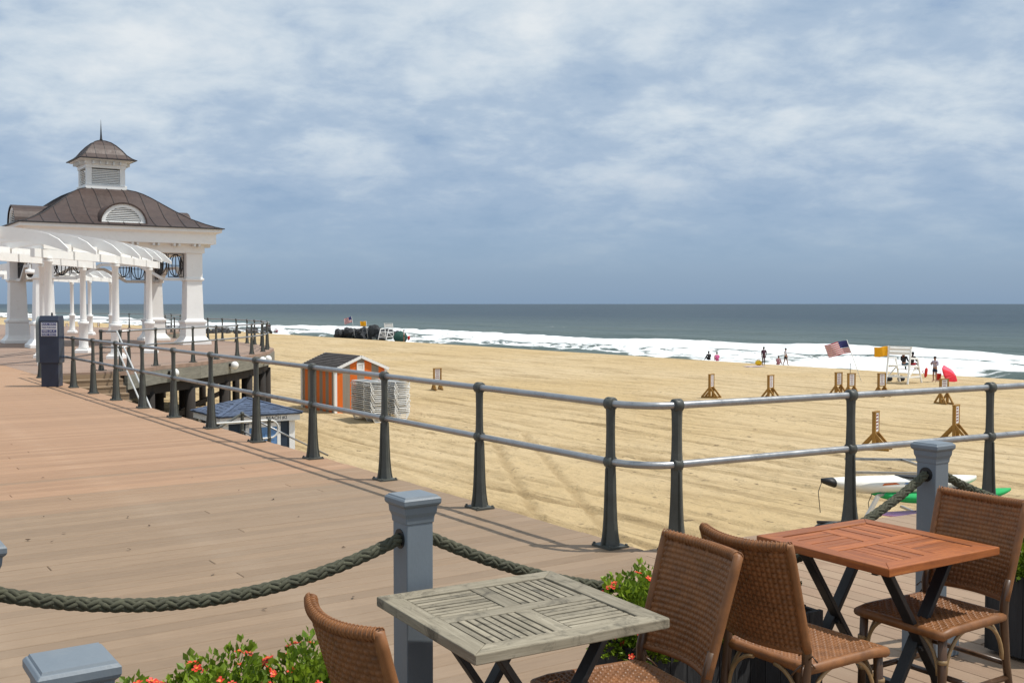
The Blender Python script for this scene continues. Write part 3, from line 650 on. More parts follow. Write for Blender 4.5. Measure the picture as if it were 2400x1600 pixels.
# ================================================================== ROPE FENCE
def rope_post(name, x, y, label):
    t = thing('rope_post', label, 'post', (x, y, 0), PHI, 'grey posts of the rope fence')
    MB().sq([(0.098, 0.0), (0.098, 0.13), (0.085, 0.146), (0.056, 0.150)]).build('base_block', 'grey_post_paint', t, bevel=0.006)
    MB().sq([(0.0535, 0.14), (0.0535, 0.985)]).build('shaft', 'grey_post_paint', t, bevel=0.004)
    c = MB().sq([(0.056, 0.962), (0.058, 0.985), (0.064, 1.000), (0.066, 1.022), (0.074, 1.030), (0.0765, 1.036), (0.0765, 1.050), (0.071, 1.057)]).build('cap', 'grey_post_paint', t, bevel=0.002)
    MB().sq([(0.068, 1.057), (0.065, 1.062), (0.03, 1.065)]).build('cap_top', 'grey_post_paint', c)
    for sx in (-1, 1): MB().tube([(sx * 0.0530, 0, 0.905), (sx * 0.0560, 0, 0.905)], 0.036, 16).build('rope_hole', 'black', t)
    return Vector((x, y, 0.905))
pA = rope_post('a', -0.36, 3.85, 'grey capped rope post behind the weathered grey table')
pB = rope_post('b', 2.10, 5.30, 'grey capped rope post behind the orange-brown table')
pC = rope_post('c', -1.555, 3.06, 'grey capped rope post cut by the left edge, where the left rope ends')
pD = rope_post('d', -0.86, 2.06, 'nearest grey rope post, only its cap seen left of the flowers')
pE = pB + Vector((2.3, 1.25, 0)); rope_post('e', pE.x, pE.y, 'grey capped rope post beyond the right edge')
def rope(a, b, sag, label, ph=0.0, ea=0.052, eb=0.052):
    a, b = Vector(a), Vector(b); h = (b - a); h.z = 0; hd = h.normalized(); a = a + hd * ea; b = b - hd * eb; Ln = (b - a).length
    n = int(Ln * 150); f = np.linspace(0, 1, n); P = np.outer(1 - f, a) + np.outer(f, b); P[:, 2] -= 4 * sag * f * (1 - f)
    T = np.gradient(P, axis=0); T /= np.linalg.norm(T, axis=1)[:, None]; side = np.cross(T, (0, 0, 1)); side /= np.linalg.norm(side, axis=1)[:, None]; up = np.cross(side, T)
    arc = np.concatenate([[0], np.cumsum(np.linalg.norm(np.diff(P, axis=0), axis=1))]); pitch = 0.205; ns = 6
    th = thing('rope', label, 'rope', tuple(a), 0, 'plaited ropes of the fence')
    for hand in (1, -1):
        for k in range(ns):
            ang = hand * (2 * np.pi * arc / pitch) + k * 2 * np.pi / ns + ph
            rad = 0.0132 + hand * 0.0026 * np.cos(ns / 2 * 2 * np.pi * arc / pitch - np.pi / 4)
            C = P + (np.cos(ang) * rad)[:, None] * side + (np.sin(ang) * rad)[:, None] * up
            MB().tube([tuple(c - np.array(a)) for c in C], 0.0078, 8).build('strand', 'rope_fibre', th, True)
    MB().tube([tuple(c - np.array(a)) for c in P[::6]], 0.0125, 8).build('rope_core', 'rope_fibre', th, True)
rope(pC, pA, 0.115, 'thick plaited rope swagged between the two left posts', 0.3)
rope(pA, pB, 0.36, 'thick plaited rope swagged from the middle post behind the wicker chairs', 1.1)
rope(pB, pE, 0.30, 'thick plaited rope running right from the post behind the orange-brown table', 2.0)

# ================================================================== TABLES
def table(x, y, rz, wood, label, dz=0.74, S=0.70, nsl=8, gap=0.006):
    t = thing('folding_table', label, 'table', (x, y, 0), rz); h = S / 2; fw = 0.075; th = 0.034; z0 = dz - th
    for k in range(4):                                            # mitred frame rails, local x along the rail
        o = MB().prism([(-h, -h), (h, -h), (h - fw, -h + fw), (-h + fw, -h + fw)], z0, dz).build('frame_rail', wood, t, bevel=0.004, rot=R(90) * k)
    cw = 0.062; inn = h - fw - 0.003; iz = dz - 0.003
    MB().box(-inn, inn, -cw / 2, cw / 2, z0 + .004, iz).build('cross_rail', wood, t, bevel=0.002)
    for sgn in (-1, 1):
        a, b = sorted((sgn * (cw / 2 + 0.002), sgn * inn)); MB().box(a, b, -cw / 2, cw / 2, z0 + .004, iz).build('cross_rail', wood, t, bevel=0.002, rot=R(90))
    q0 = cw / 2 + 0.004; q1 = inn - 0.002; w = (q1 - q0) / nsl; ln = q1 - q0
    sl = MB().box(-ln / 2, ln / 2, -(w - gap) / 2, (w - gap) / 2, 0, th - 0.010).mesh('slat', wood)
    for qx in (-1, 1):
        for qy in (-1, 1):
            for i in range(nsl):
                off = q0 + (i + 0.5) * w; mid = (q0 + q1) / 2
                if qx * qy > 0: place('slat', sl, t, 0.0015, (qx * off, qy * mid, z0 + 0.006 + random.uniform(-.001, .001)), R(90))
                else: place('slat', sl, t, 0.0015, (qx * mid, qy * off, z0 + 0.006 + random.uniform(-.001, .001)), 0.0)
    for yy in (-0.215, 0.215):
        sg_ = 1 if yy > 0 else -1
        for i, sx in enumerate((-1, 1)):
            o = 0.013 * sx
            MB().bar((sx * -0.235, yy + o, 0.018), (sx * 0.215, yy + o, z0 - 0.02), 0.022, 0.052, (0, 1, 0)).build('leg', 'table_leg', t, bevel=0.003)
        MB().tube([(0, yy - 0.03, 0.345), (0, yy + 0.03, 0.345)], 0.012, 8).build('pivot_bolt', 'dark_metal', t)
        MB().box(-0.27, 0.27, yy - 0.012, yy + 0.012, z0 - 0.030, z0 - 0.001).build('top_batten', 'table_leg', t)
    for sx in (-1, 1):
        MB().box(sx * 0.195 - 0.02, sx * 0.195 + 0.02, -0.20, 0.20, 0.055, 0.085).build('stretcher', 'table_leg', t, bevel=0.003)
    return t
table(0.02, 3.53, R(30.5), 'teak_grey', 'weathered grey slatted wooden folding table', S=0.715, gap=0.0075)
table(1.55, 4.52, R(32), 'teak_oiled', 'orange-brown oiled slatted wooden folding table', S=0.70, gap=0.0030, nsl=6)

# ================================================================== WICKER CHAIRS
def weave(nx, ny, sub, amp):
    u_ = np.arange(nx * sub + 1) / sub; v_ = np.arange(ny * sub + 1) / sub; U, V = np.meshgrid(u_, v_, indexing='ij')
    fu, fv = U - np.floor(U), V - np.floor(V); par = (np.floor(U) + np.floor(V)).astype(int) % 2
    hh = np.sin(np.pi * np.clip(fu, 0, 1)) ** 0.7 * (0.25 + 0.75 * np.sqrt(np.clip(1 - (2 * fv - 1) ** 2, 0, 1)))
    vv = np.sin(np.pi * np.clip(fv, 0, 1)) ** 0.7 * (0.25 + 0.75 * np.sqrt(np.clip(1 - (2 * fu - 1) ** 2, 0, 1))) * 0.72
    return U / nx, V / ny, amp * np.where(par == 0, hh, vv)
def sheet(name, fpos, nrm, nx, ny, sub, amp, th, mat, parent):
    U, V, H = weave(nx, ny, sub, amp); mb = MB(); n, m = U.shape
    P = [[fpos(U[i, j], V[i, j]) for j in range(m)] for i in range(n)]
    for side in (1, -1):
        vs_ = []
        for i in range(n):
            for j in range(m):
                nn = nrm(U[i, j], V[i, j]); vs_.append(Vector(P[i][j]) + Vector(nn) * side * (th / 2 + H[i, j]))
        ix = lambda i, j: i * m + j
        fs = [((ix(i, j), ix(i + 1, j), ix(i + 1, j + 1), ix(i, j + 1)) if side > 0 else (ix(i, j + 1), ix(i + 1, j + 1), ix(i + 1, j), ix(i, j))) for i in range(n - 1) for j in range(m - 1)]
        mb.add(vs_, fs)
    return mb.build(name, mat, parent, True)
BW, BT, BZ0, BZ1 = 0.225, 0.225, 0.515, 0.895
def back_p(u_, v_, dy=0.0):
    x = -BW + 2 * BW * u_; w = 1 - 0.06 * (1 - v_); k = x / BW
    return (x * w, -0.215 - 0.115 * v_ - 0.05 * (1 - k * k) + dy, BZ0 + (BZ1 - BZ0) * v_ + 0.012 * (k * k) * v_)
def chair_proto():
    t = thing('wicker_chair', 'x', 'chair')
    n_back = lambda u_, v_: Vector((0.22 * (1 - 2 * u_), 0.93, 0.29)).normalized()
    sheet('backrest', back_p, n_back, 22, 20, 4, 0.0100, 0.006, 'rattan', t)
    def seat_p(u_, v_):
        x = (-0.225 + 0.45 * u_) * (0.92 + 0.08 * v_); y = -0.205 + 0.42 * v_
        return (x, y, 0.458 - 0.014 * (1 - (2 * u_ - 1) ** 2) * (1 - (2 * v_ - 1) ** 2) - 0.02 * max(0, v_ - 0.85) / 0.15 * 0.5)
    sheet('seat', seat_p, lambda u_, v_: Vector((0, 0, 1)), 22, 21, 4, 0.0090, 0.006, 'rattan', t)
    # wrapped rims
    rim = [back_p(0, v_) for v_ in np.linspace(0, 1, 10)] + [back_p(u_, 1) for u_ in np.linspace(0.04, 0.96, 14)] + [back_p(1, v_) for v_ in np.linspace(1, 0, 10)]
    b = MB().tube(rim, 0.0175, 10).build('back_rim', 'rattan', t, True)
    wr = MB()
    for a_, b_ in zip(rim[9:24], rim[10:25]):
        for f in (0.2, 0.7):
            c = Vector(a_).lerp(Vector(b_), f); d = (Vector(b_) - Vector(a_)).normalized()
            n1 = d.cross(Vector((0, 1, 0.2))).normalized(); n2 = d.cross(n1)
            wr.tube([c + 0.0182 * (math.cos(q) * n1 + math.sin(q) * n2) + d * 0.006 * q / 3 for q in np.linspace(0, 6.28, 12)], 0.0028, 4)
    wr.build('rim_wrapping', 'rattan', b, True)
    MB().tube([back_p(u_, 0) for u_ in np.linspace(0, 1, 12)], 0.013, 8).build('back_lower_rim', 'rattan', t, True)
    ring = [seat_p(u_, 0) for u_ in np.linspace(0, 1, 8)] + [seat_p(1, v_) for v_ in np.linspace(0.1, 1, 8)] + [seat_p(u_, 1) for u_ in np.linspace(0.92, 0.08, 8)] + [seat_p(0, v_) for v_ in np.linspace(1, 0.0, 8)]
    MB().tube([(x, y, z - 0.010) for x, y, z in ring], 0.020, 10).build('seat_rim', 'rattan', t, True)
    # legs
    for sx in (-1, 1):
        MB().tube([(sx * 0.205, -0.29, 0.0), (sx * 0.205, -0.235, 0.25), (sx * 0.205, -0.212, 0.45), (sx * 0.208, -0.214, BZ0), (sx * 0.212, -0.235, 0.60)], [0.016, 0.0175, 0.019, 0.019, 0.017], 12).build('rear_leg', 'bamboo', t, True)
        MB().tube([(sx * 0.215, 0.205, 0.0), (sx * 0.212, 0.198, 0.24), (sx * 0.208, 0.192, 0.45)], [0.016, 0.0185, 0.019], 12).build('front_leg', 'bamboo', t, True)
        for k, z in enumerate((0.20, 0.33)): MB().tube([(sx * 0.213, 0.199, z - .008), (sx * 0.213, 0.199, z + .008)], 0.0205, 12).build('binding', 'bamboo_pale', t, True)
        for y0, sy in ((0.192, -1), (-0.225, 1)):
            arc_ = [(sx * 0.208, y0 + sy * (0.022 + 0.15 * (1 - math.cos(a))), 0.27 + 0.165 * math.sin(a)) for a in np.linspace(0, R(88), 9)]
            MB().tube(arc_, 0.008, 8).build('arched_brace', 'bamboo_pale', t, True)
            MB().tube([(sx * 0.203, -0.245, 0.20), (sx * 0.209, 0.19, 0.20)], 0.0125, 10) 
        MB().tube([(sx * 0.205, -0.24, 0.185), (sx * 0.211, 0.198, 0.185)], 0.0125, 10).build('side_stretcher', 'bamboo', t, True)
    for y0 in (0.197, -0.222):
        for sx in (-1, 1):
            arc_ = [(sx * (0.19 - 0.14 * (1 - math.cos(a))), y0, 0.27 + 0.165 * math.sin(a)) for a in np.linspace(0, R(88), 9)]
            MB().tube(arc_, 0.008, 8).build('arched_brace', 'bamboo_pale', t, True)
    MB().tube([(-0.208, -0.02, 0.185), (0.208, -0.02, 0.185)], 0.0125, 10).build('cross_stretcher', 'bamboo', t, True)
    MB().tube([(-0.205, -0.250, 0.24), (0.205, -0.250, 0.24)], 0.0115, 10).build('rear_stretcher', 'bamboo', t, True)
    bow = MB(); c = Vector((0.208, -0.225, 0.475))
    for a, l, zz_ in ((20, .05, .02), (160, .045, .025), (-60, .05, -.02), (-120, .05, -.03), (60, .04, -.01)):
        bow.tube([c, c + Vector((math.cos(R(a)) * l * .6, math.sin(R(a)) * l * .6, zz_ + .01)), c + Vector((math.cos(R(a)) * l, math.sin(R(a)) * l, zz_ - .01))], 0.0035, 6)
    bow.build('tie_strap', 'bamboo', t, True)
    return t
cp_ = chair_proto()
def chair(x, y, deg, label, first=False):
    o = cp_ if first else copy_tree(cp_); o.location = (x, y, 0); o.rotation_euler = (0, 0, R(deg) - R(90)); o.scale = (0.92, 1, 1); o['label'] = label; o['group'] = 'brown wicker cafe chairs'
def chair_from_top(xl, yl, xr, yr, deg, label, first=False):     # the two top corners of the backrest as seen from behind or front
    a, b = pix(xl, yl, BZ1 + .024), pix(xr, yr, BZ1 + .024); m = (a + b) / 2; f = Vector((math.cos(R(deg)), math.sin(R(deg)), 0))
    c = m + f * 0.34; chair(c.x, c.y, deg, label, first)
chair_from_top(714, 1400, 886, 1468, 35, 'brown wicker chair left of the grey table, cut by the bottom edge', True)
chair_from_top(1571, 1244, 1729, 1295, 207, 'brown wicker chair right of the grey table, its seat towards it')
chair_from_top(1645, 1228, 1845, 1274, 35, 'brown wicker chair with dark back turned to us, left of the orange-brown table')
chair_from_top(2212, 1146, 2402, 1170, 212, 'brown wicker chair at the right edge beyond the orange-brown table')

# ================================================================== PLANTERS
FLOWER = None
def flower_mesh():
    mb = MB()
    for k in range(5):
        a = 2 * math.pi * k / 5; da = 0.58
        mb.add([(0, 0, 0), (0.011 * math.cos(a - da), 0.011 * math.sin(a - da), 0.005), (0.0185 * math.cos(a - .28), 0.0185 * math.sin(a - .28), 0.006), (0.0185 * math.cos(a + .28), 0.0185 * math.sin(a + .28), 0.006), (0.011 * math.cos(a + da), 0.011 * math.sin(a + da), 0.005)], [(0, 1, 2), (0, 2, 3), (0, 3, 4)])
    mb.cur = 1; mb.lathe([(0.004, 0.0045), (0.0055, 0.0065)], 6)
    return mb.mesh('flower', ['petal', 'petal_throat'])
FLOWER = flower_mesh()
def foliage(mb, n, pts_fn, size=(0.018, 0.034), flat=0.5):
    for _ in range(n):
        c, outw = pts_fn(); l = random.uniform(*size); w = l * random.uniform(0.30, 0.45)
        d = (outw + Vector((random.uniform(-1, 1), random.uniform(-1, 1), random.uniform(-.3, .9))) * 0.8).normalized()
        sd_ = d.cross(Vector((random.uniform(-1, 1), random.uniform(-1, 1), random.uniform(-1, 1)))).normalized() * w; up = sd_.cross(d).normalized() * w * 0.35
        mb.add([c, c + d * l * .5 + sd_ + up, c + d * l, c + d * l * .5 - sd_ + up, c + d * l * .45], [(0, 4, 1), (1, 4, 2), (0, 3, 4), (4, 3, 2)])
def planter(x, y, rz, L, W, H, label, plabel, nleaf, mounds, nflower, dark=0, seed=1, box=True):
    random.seed(seed)
    if box:
        t = thing('planter_box', label, 'planter', (x, y, 0), rz)
        n = int(L / 0.085)
        for k in range(n):
            for sy in (-1, 1):
                x0 = -L / 2 + k * L / n
                MB().box(x0 + .002, x0 + L / n - .002, sy * W / 2 - 0.011, sy * W / 2 + 0.011, 0.02, H + random.uniform(-.006, .006)).build('stave', 'planter_wood', t)
        m = int(W / 0.085)
        for k in range(m):
            for sx in (-1, 1):
                y0 = -W / 2 + 0.012 + k * (W - .024) / m
                MB().box(sx * (L / 2 - 0.004) - 0.011, sx * (L / 2 - 0.004) + 0.011, y0 + .002, y0 + (W - .024) / m - .002, 0.02, H + random.uniform(-.006, .006)).build('stave', 'planter_wood', t)
        MB().box(-L / 2 + .012, L / 2 - .012, -W / 2 + .012, W / 2 - .012, 0.02, H - 0.05).build('soil', 'soil', t)
    p = thing('flower_bed', plabel, 'plant', (x, y, H - 0.05), rz)
    lv = MB(); st_ = MB(); tops = []
    def make_fn(mx, my, rx, ry, rz_):
        def fn():
            while True:
                q = Vector((random.uniform(-1, 1), random.uniform(-1, 1), random.uniform(0, 1)))
                if 0.25 < q.length < 1: break
            k = 1 + 0.20 * math.sin(7 * q.x + mx * 31) * math.cos(5 * q.y + my * 17)
            return Vector((mx + q.x * rx * k, my + q.y * ry * k, q.z * rz_ * k)), q.normalized()
        return fn
    for (mx, my, rx, ry, rz_, fr) in mounds:
        fn = make_fn(mx, my, rx, ry, rz_); foliage(lv, int(nleaf * fr), fn)
        for _ in range(int(26 * fr) + 6):
            c, o_ = fn(); st_.tube([(mx + (c.x - mx) * .25, my + (c.y - my) * .25, 0), (mx + (c.x - mx) * .7, my + (c.y - my) * .7, c.z * .7), c], 0.0022, 4)
            foliage(lv, 14, lambda c=c, o_=o_: (c + o_ * random.uniform(-.05, .06), o_), (0.018, 0.03))
        for _ in range(int(nflower * fr)):
            c, o_ = fn(); k = 1.03 / max(0.3, Vector(((c.x - mx) / rx, (c.y - my) / ry, c.z / rz_)).length)
            pos = Vector((mx + (c.x - mx) * k, my + (c.y - my) * k, c.z * k)); e = (o_ + Vector((random.uniform(-.5, .5), random.uniform(-.7, .1), .5))).normalized().to_track_quat('Z', 'Y').to_euler()
            f = place('flower', FLOWER, p, 0, pos, tuple(e)); sc = random.uniform(0.65, 1.05); f.scale = (sc, sc, sc)
    lv.build('foliage', 'leaf', p); st_.build('stems', 'leaf_dark', p)
    if dark:
        dk = MB()
        for (mx, my, hh) in dark:
            for _ in range(9):
                top = Vector((mx + random.uniform(-.09, .09), my + random.uniform(-.06, .06), hh * random.uniform(.6, 1.0)))
                dk.tube([(mx, my, 0), (mx + (top.x - mx) * .3, my + (top.y - my) * .3, top.z * .55), top], 0.003, 4)
                foliage(dk, 26, lambda mx=mx, my=my, top=top: ((lambda f: (Vector((mx + (top.x - mx) * f, my + (top.y - my) * f, top.z * f)), Vector((random.uniform(-1, 1), random.uniform(-1, 1), .6)).normalized()))(random.uniform(.45, 1.02))), (0.016, 0.028))
        dk.build('dry_sprigs', 'leaf_dark', p)
planter(0.84, 4.45, R(31), 1.02, 0.27, 0.42, 'dark weathered wooden planter box behind the two middle wicker chairs', 'bright green bedding plant with small red flowers behind the middle wicker chairs',
        4200, [(-0.40, 0.0, 0.19, 0.16, 0.30, 0.55), (-0.20, 0.01, 0.17, 0.16, 0.29, 0.5), (-0.02, -0.03, 0.16, 0.16, 0.15, 0.3), (0.15, -0.04, 0.15, 0.15, 0.12, 0.25), (-0.40, -0.10, 0.14, 0.12, 0.10, 0.2)], 60, [(0.36, 0.02, 0.22), (0.42, 0.0, 0.18)], 3)
planter(-0.88, 3.25, R(33), 0.92, 0.28, 0.40, 'dark wooden planter box hidden below the left flowers', 'bright green bedding plant dotted with red flowers at the bottom left',
        5200, [(-0.26, 0.0, 0.22, 0.17, 0.27, 0.5), (0.0, 0.02, 0.22, 0.17, 0.315, 0.6), (0.24, 0.0, 0.20, 0.17, 0.30, 0.5), (-0.12, -0.12, 0.2, 0.1, 0.26, .3)], 95, [(0.40, -0.08, 0.30)], 4)
planter(2.73, 5.36, R(33), 0.62, 0.30, 0.42, 'dark wooden planter box at the right edge beside the wicker chair', 'green bedding plant at the right edge behind the wicker chair',
        3600, [(-0.15, 0.0, 0.17, 0.16, 0.27, 0.5), (0.1, 0.0, 0.2, 0.16, 0.29, 0.5)], 14, 0, 5)
# ================================================================== PAVILION
PC = (11.4, 49.0)
pav = thing('pavilion', 'white beach pavilion with brown seamed metal roof and louvred cupola', 'pavilion', ST(*PC), PHI)
def sqring(prof, mat, name, parent, bevel=0): return MB().sq(prof).build(name, mat, parent, bevel=bevel)
for sx in (-1, 1):
    for sy in (-1, 1):
        MB().sq([(0.62, 0.0), (0.62, 0.13), (0.56, 0.17), (0.47, 0.30), (0.44, 0.36), (0.43, 0.90), (0.48, 0.93), (0.48, 1.02), (0.40, 1.06), (0.375, 1.10), (0.33, 2.72), (0.40, 2.76), (0.40, 2.84), (0.345, 2.86), (0.345, 3.92)], (sx * 3.0, sy * 3.0)).build('column', 'white_paint', pav, bevel=0.012)
# entablature
def frame_ring(out_, in_, z0, z1, name, mat='white_paint'):
    mb = MB()
    mb.box(-out_, out_, -out_, -in_, z0, z1); mb.box(-out_, out_, in_, out_, z0, z1)
    mb.box(-out_, -in_, -in_, in_, z0, z1); mb.box(in_, out_, -in_, in_, z0, z1)
    return mb.build(name, mat, pav)
frame_ring(3.42, 2.6, 3.92, 4.30, 'beam'); sqring([(3.80, 4.302), (3.80, 4.70), (3.84, 4.74), (4.00, 4.80), (4.00, 4.93)], 'white_paint', 'cornice', pav)
MB().box(-2.6, 2.6, -2.6, 2.6, 4.20, 4.301).build('ceiling', 'white_paint', pav)
br = MB().box(-0.045, 0.045, -0.17, 0.17, 0.0, 0.115).mesh('bracket', 'white_soft')
for k in range(8):
    for d in (-0.10, 0.10):
        q = -3.0 + 6.0 * k / 7 + d
        place('bracket', br, pav, 0, (q, -3.60, 4.186)); place('bracket', br, pav, 0, (3.60, q, 4.186), R(90)); place('bracket', br, pav, 0, (-3.60, q, 4.186), R(90))
# trapezoid arches with iron ovals between the columns
for k in range(4):
    side = thing('x', 'x', 'x'); side.name = 'arch_frame'; del side['label']; del side['category']; side.parent = pav; side.rotation_euler = (0, 0, R(90) * k)
    pts = [(-2.65, -3.0, 2.80), (-1.75, -3.0, 2.80), (-0.75, -3.0, 3.36), (0.75, -3.0, 3.36), (1.75, -3.0, 2.80), (2.65, -3.0, 2.80)]
    for a, b in zip(pts[:-1], pts[1:]): MB().bar(a, b, 0.16, 0.12).build('lower_chord', 'white_soft', side)
    for sx in (-1, 1):
        mb = MB()
        for x0, x1, zb in ((2.62, 1.98, 2.90), (1.92, 1.32, 3.00)):
            a, b = sx * x0, sx * x1; zt = 3.88
            for p, q in (((a, zb), (b, zb)), ((a, zt), (b, zt)), ((a, zb), (a, zt)), ((b, zb), (b, zt)), ((a, (zb + zt) / 2), (b, (zb + zt) / 2)), (((a + b) / 2, zb), ((a + b) / 2, zt))): mb.bar((p[0], -3.0, p[1]), (q[0], -3.0, q[1]), 0.03, 0.03)
            for f in (1.0, 0.55):
                mb.tube([((a + b) / 2 + (b - a) / 2 * 0.92 * f * math.cos(w), -3.0, (zb + zt) / 2 + (zt - zb) / 2 * 0.96 * math.sin(w)) for w in np.linspace(0, 6.283, 25)], 0.02, 6)
        mb.build('iron_grille', 'dark_metal', side)
# main roof
RP = [(4.06, 4.95), (3.78, 5.03), (3.45, 5.16), (2.96, 5.40), (2.40, 5.78), (2.0, 6.08), (1.68, 6.32), (1.40, 6.50), (1.15, 6.62), (0.80, 6.72)]
def bell(prof, mat, name, parent, edge=0.05):
    r = MB().sq([(prof[0][0], prof[0][1] - 0.0)] + prof[1:]).build(name, mat, parent, False); return r
roof = bell(RP, 'copper_roof', 'roof', pav); sqring([(4.02, 4.932), (4.09, 4.935), (4.09, 4.975), (4.05, 4.98)], 'roof_edge', 'drip_edge', roof)
def seams(prof, step, parent, wid=0.022, hgt=0.03):
    for k in range(4):
        mb = MB(); n = int(prof[0][0] / step)
        for i in range(-n, n + 1):
            x = i * step; pl = []
            for (e0, z0), (e1, z1) in zip(prof[:-1], prof[1:]):
                if e0 >= abs(x): pl.append((x, -e0, z0 + 0.008))
                if e0 >= abs(x) > e1: f = (e0 - abs(x)) / (e0 - e1); pl.append((x, -e0 + f * (e0 - e1), z0 + f * (z1 - z0) + 0.008))
            if prof[-1][0] >= abs(x): pl.append((x, -prof[-1][0], prof[-1][1] + .008))
            for a, b in zip(pl[:-1], pl[1:]):
                if (Vector(a) - Vector(b)).length > 0.02: mb.bar(a, b, wid, hgt)
        mb.build('standing_seams', 'roof_edge', parent, rot=R(90) * k)['kind'] = 'stuff'
    mb = MB()
    for sx in (-1, 1):
        for sy in (-1, 1): mb.tube([(sx * e, sy * e, z + .006) for e, z in prof], 0.022, 6)
    mb.build('hip_ridges', 'roof_edge', parent)
seams(RP, 0.62, roof)
def dormer(k, parent):
    d = bpy.data.objects.new('dormer', None); COL.objects.link(d); d.parent = parent; d.rotation_euler = (0, 0, R(90) * k)
    A, Hh, zb, y0 = 0.90, 0.80, 5.06, -3.62
    arc_ = lambda f, yy: [(A * f * math.cos(a), yy, zb + Hh * f * math.sin(a)) for a in np.linspace(0, math.pi, 19)]
    r0, r1 = arc_(1.06, y0 - 0.06), arc_(1.06, -1.6); n = len(r0); i0, i1 = arc_(0.98, y0 - 0.06), arc_(0.98, -1.6)
    mb = MB(); mb.add(r0 + r1 + i0, [(j, j + 1, n + j + 1, n + j) for j in range(n - 1)] + [(j + 1, j, 2 * n + j, 2 * n + j + 1) for j in range(n - 1)]); mb.build('dormer_roof', 'copper_roof', d, False)
    mb = MB(); ro, ri = arc_(1.0, y0), arc_(0.80, y0); mb.add(ro + ri + [(x, y + .08, z) for x, y, z in ri], [(j + 1, j, n + j, n + j + 1) for j in range(n - 1)] + [(n + j + 1, n + j, 2 * n + j, 2 * n + j + 1) for j in range(n - 1)])
    mb.box(-A, A, y0 - 0.02, y0 + 0.06, zb - 0.05, zb + 0.045); mb.build('dormer_frame', 'white_paint', d)
    MB().add([(x, y0 + 0.12, z) for x, y, z in arc_(0.84, 0)], [tuple(range(n))[::-1]]).build('dormer_backing', 'dark_metal', d)
    for i in range(8):
        z = zb + 0.075 + i * 0.074; w = A * 0.80 * math.sqrt(max(0, 1 - ((z - zb) / (Hh * .8)) ** 2))
        if w > 0.1: MB().bar((-w, y0 + 0.045, z), (w, y0 + 0.045, z), 0.07, 0.030, (0, -0.5, 1)).build('louvre', 'white_paint', d)
for k in range(4): dormer(k, pav)
cup = bpy.data.objects.new('cupola', None); COL.objects.link(cup); cup.parent = pav
sqring([(0.86, 6.62), (0.86, 6.86), (0.82, 6.88)], 'white_paint', 'cupola_base', cup)
for sx in (-1, 1):
    for sy in (-1, 1): MB().sq([(0.105, 6.86), (0.105, 7.62)], (sx * 0.695, sy * 0.695)).build('corner_post', 'white_paint', cup)
sqring([(0.55, 6.86), (0.55, 7.60)], 'dark_metal', 'cupola_core', cup)
for k in range(4):
    for i in range(9):
        MB().bar((-0.59, -0.72, 6.93 + i * 0.074), (0.59, -0.72, 6.93 + i * 0.074), 0.085, 0.034, (0, -0.55, 1)).build('louvre', 'white_paint', cup, rot=R(90) * k)
    for i in range(5):
        MB().box(-0.56 + i * 0.28 - 0.03, -0.56 + i * 0.28 + 0.03, -1.06, -0.86, 7.74, 7.88).build('bracket', 'white_soft', cup, rot=R(90) * k)
sqring([(0.83, 7.60), (0.83, 7.74), (0.87, 7.76), (0.87, 7.885), (1.05, 7.90), (1.12, 7.93), (1.12, 7.96)], 'white_paint', 'cupola_cornice', cup)
CR = [(1.19, 7.96), (1.04, 8.04), (0.86, 8.20), (0.70, 8.42), (0.52, 8.62), (0.34, 8.77), (0.16, 8.85), (0.03, 8.88)]
cr = bell(CR, 'copper_roof', 'cupola_roof', cup); sqring([(1.17, 7.945), (1.22, 7.95), (1.22, 7.985), (1.18, 7.99)], 'roof_edge', 'drip_edge', cr); seams(CR, 0.42, cr, 0.016, 0.02)
MB().lathe([(0.10, 8.84), (0.05, 8.96), (0.035, 9.15), (0.004, 9.80)], 10).build('spire', 'dark_metal', cup, True)
# camera dome on the left of the pavilion
sc_ = pix(72, 640, 2.35); k_ = 41.5 / sc_.y if sc_.y > 0 else 1
camp = Vector(((72 - 1200) / FPX * 40.6, 40.6, 2.95))
dc = thing('security_camera', 'white dome security camera hanging under the pergola beam', 'camera', camp)
MB().tube([(0, 0, 0.30), (0, 0, 0.08)], 0.03, 8).build('bracket', 'white_soft', dc); MB().lathe([(0.02, 0.12), (0.16, 0.10), (0.17, 0.0), (0.16, -0.06)], 14).build('housing', 'white_paint', dc, True); MB().sphere((0, 0, -0.07), (0.12, 0.12, 0.13), 12, 8).build('dome', 'black', dc, True)

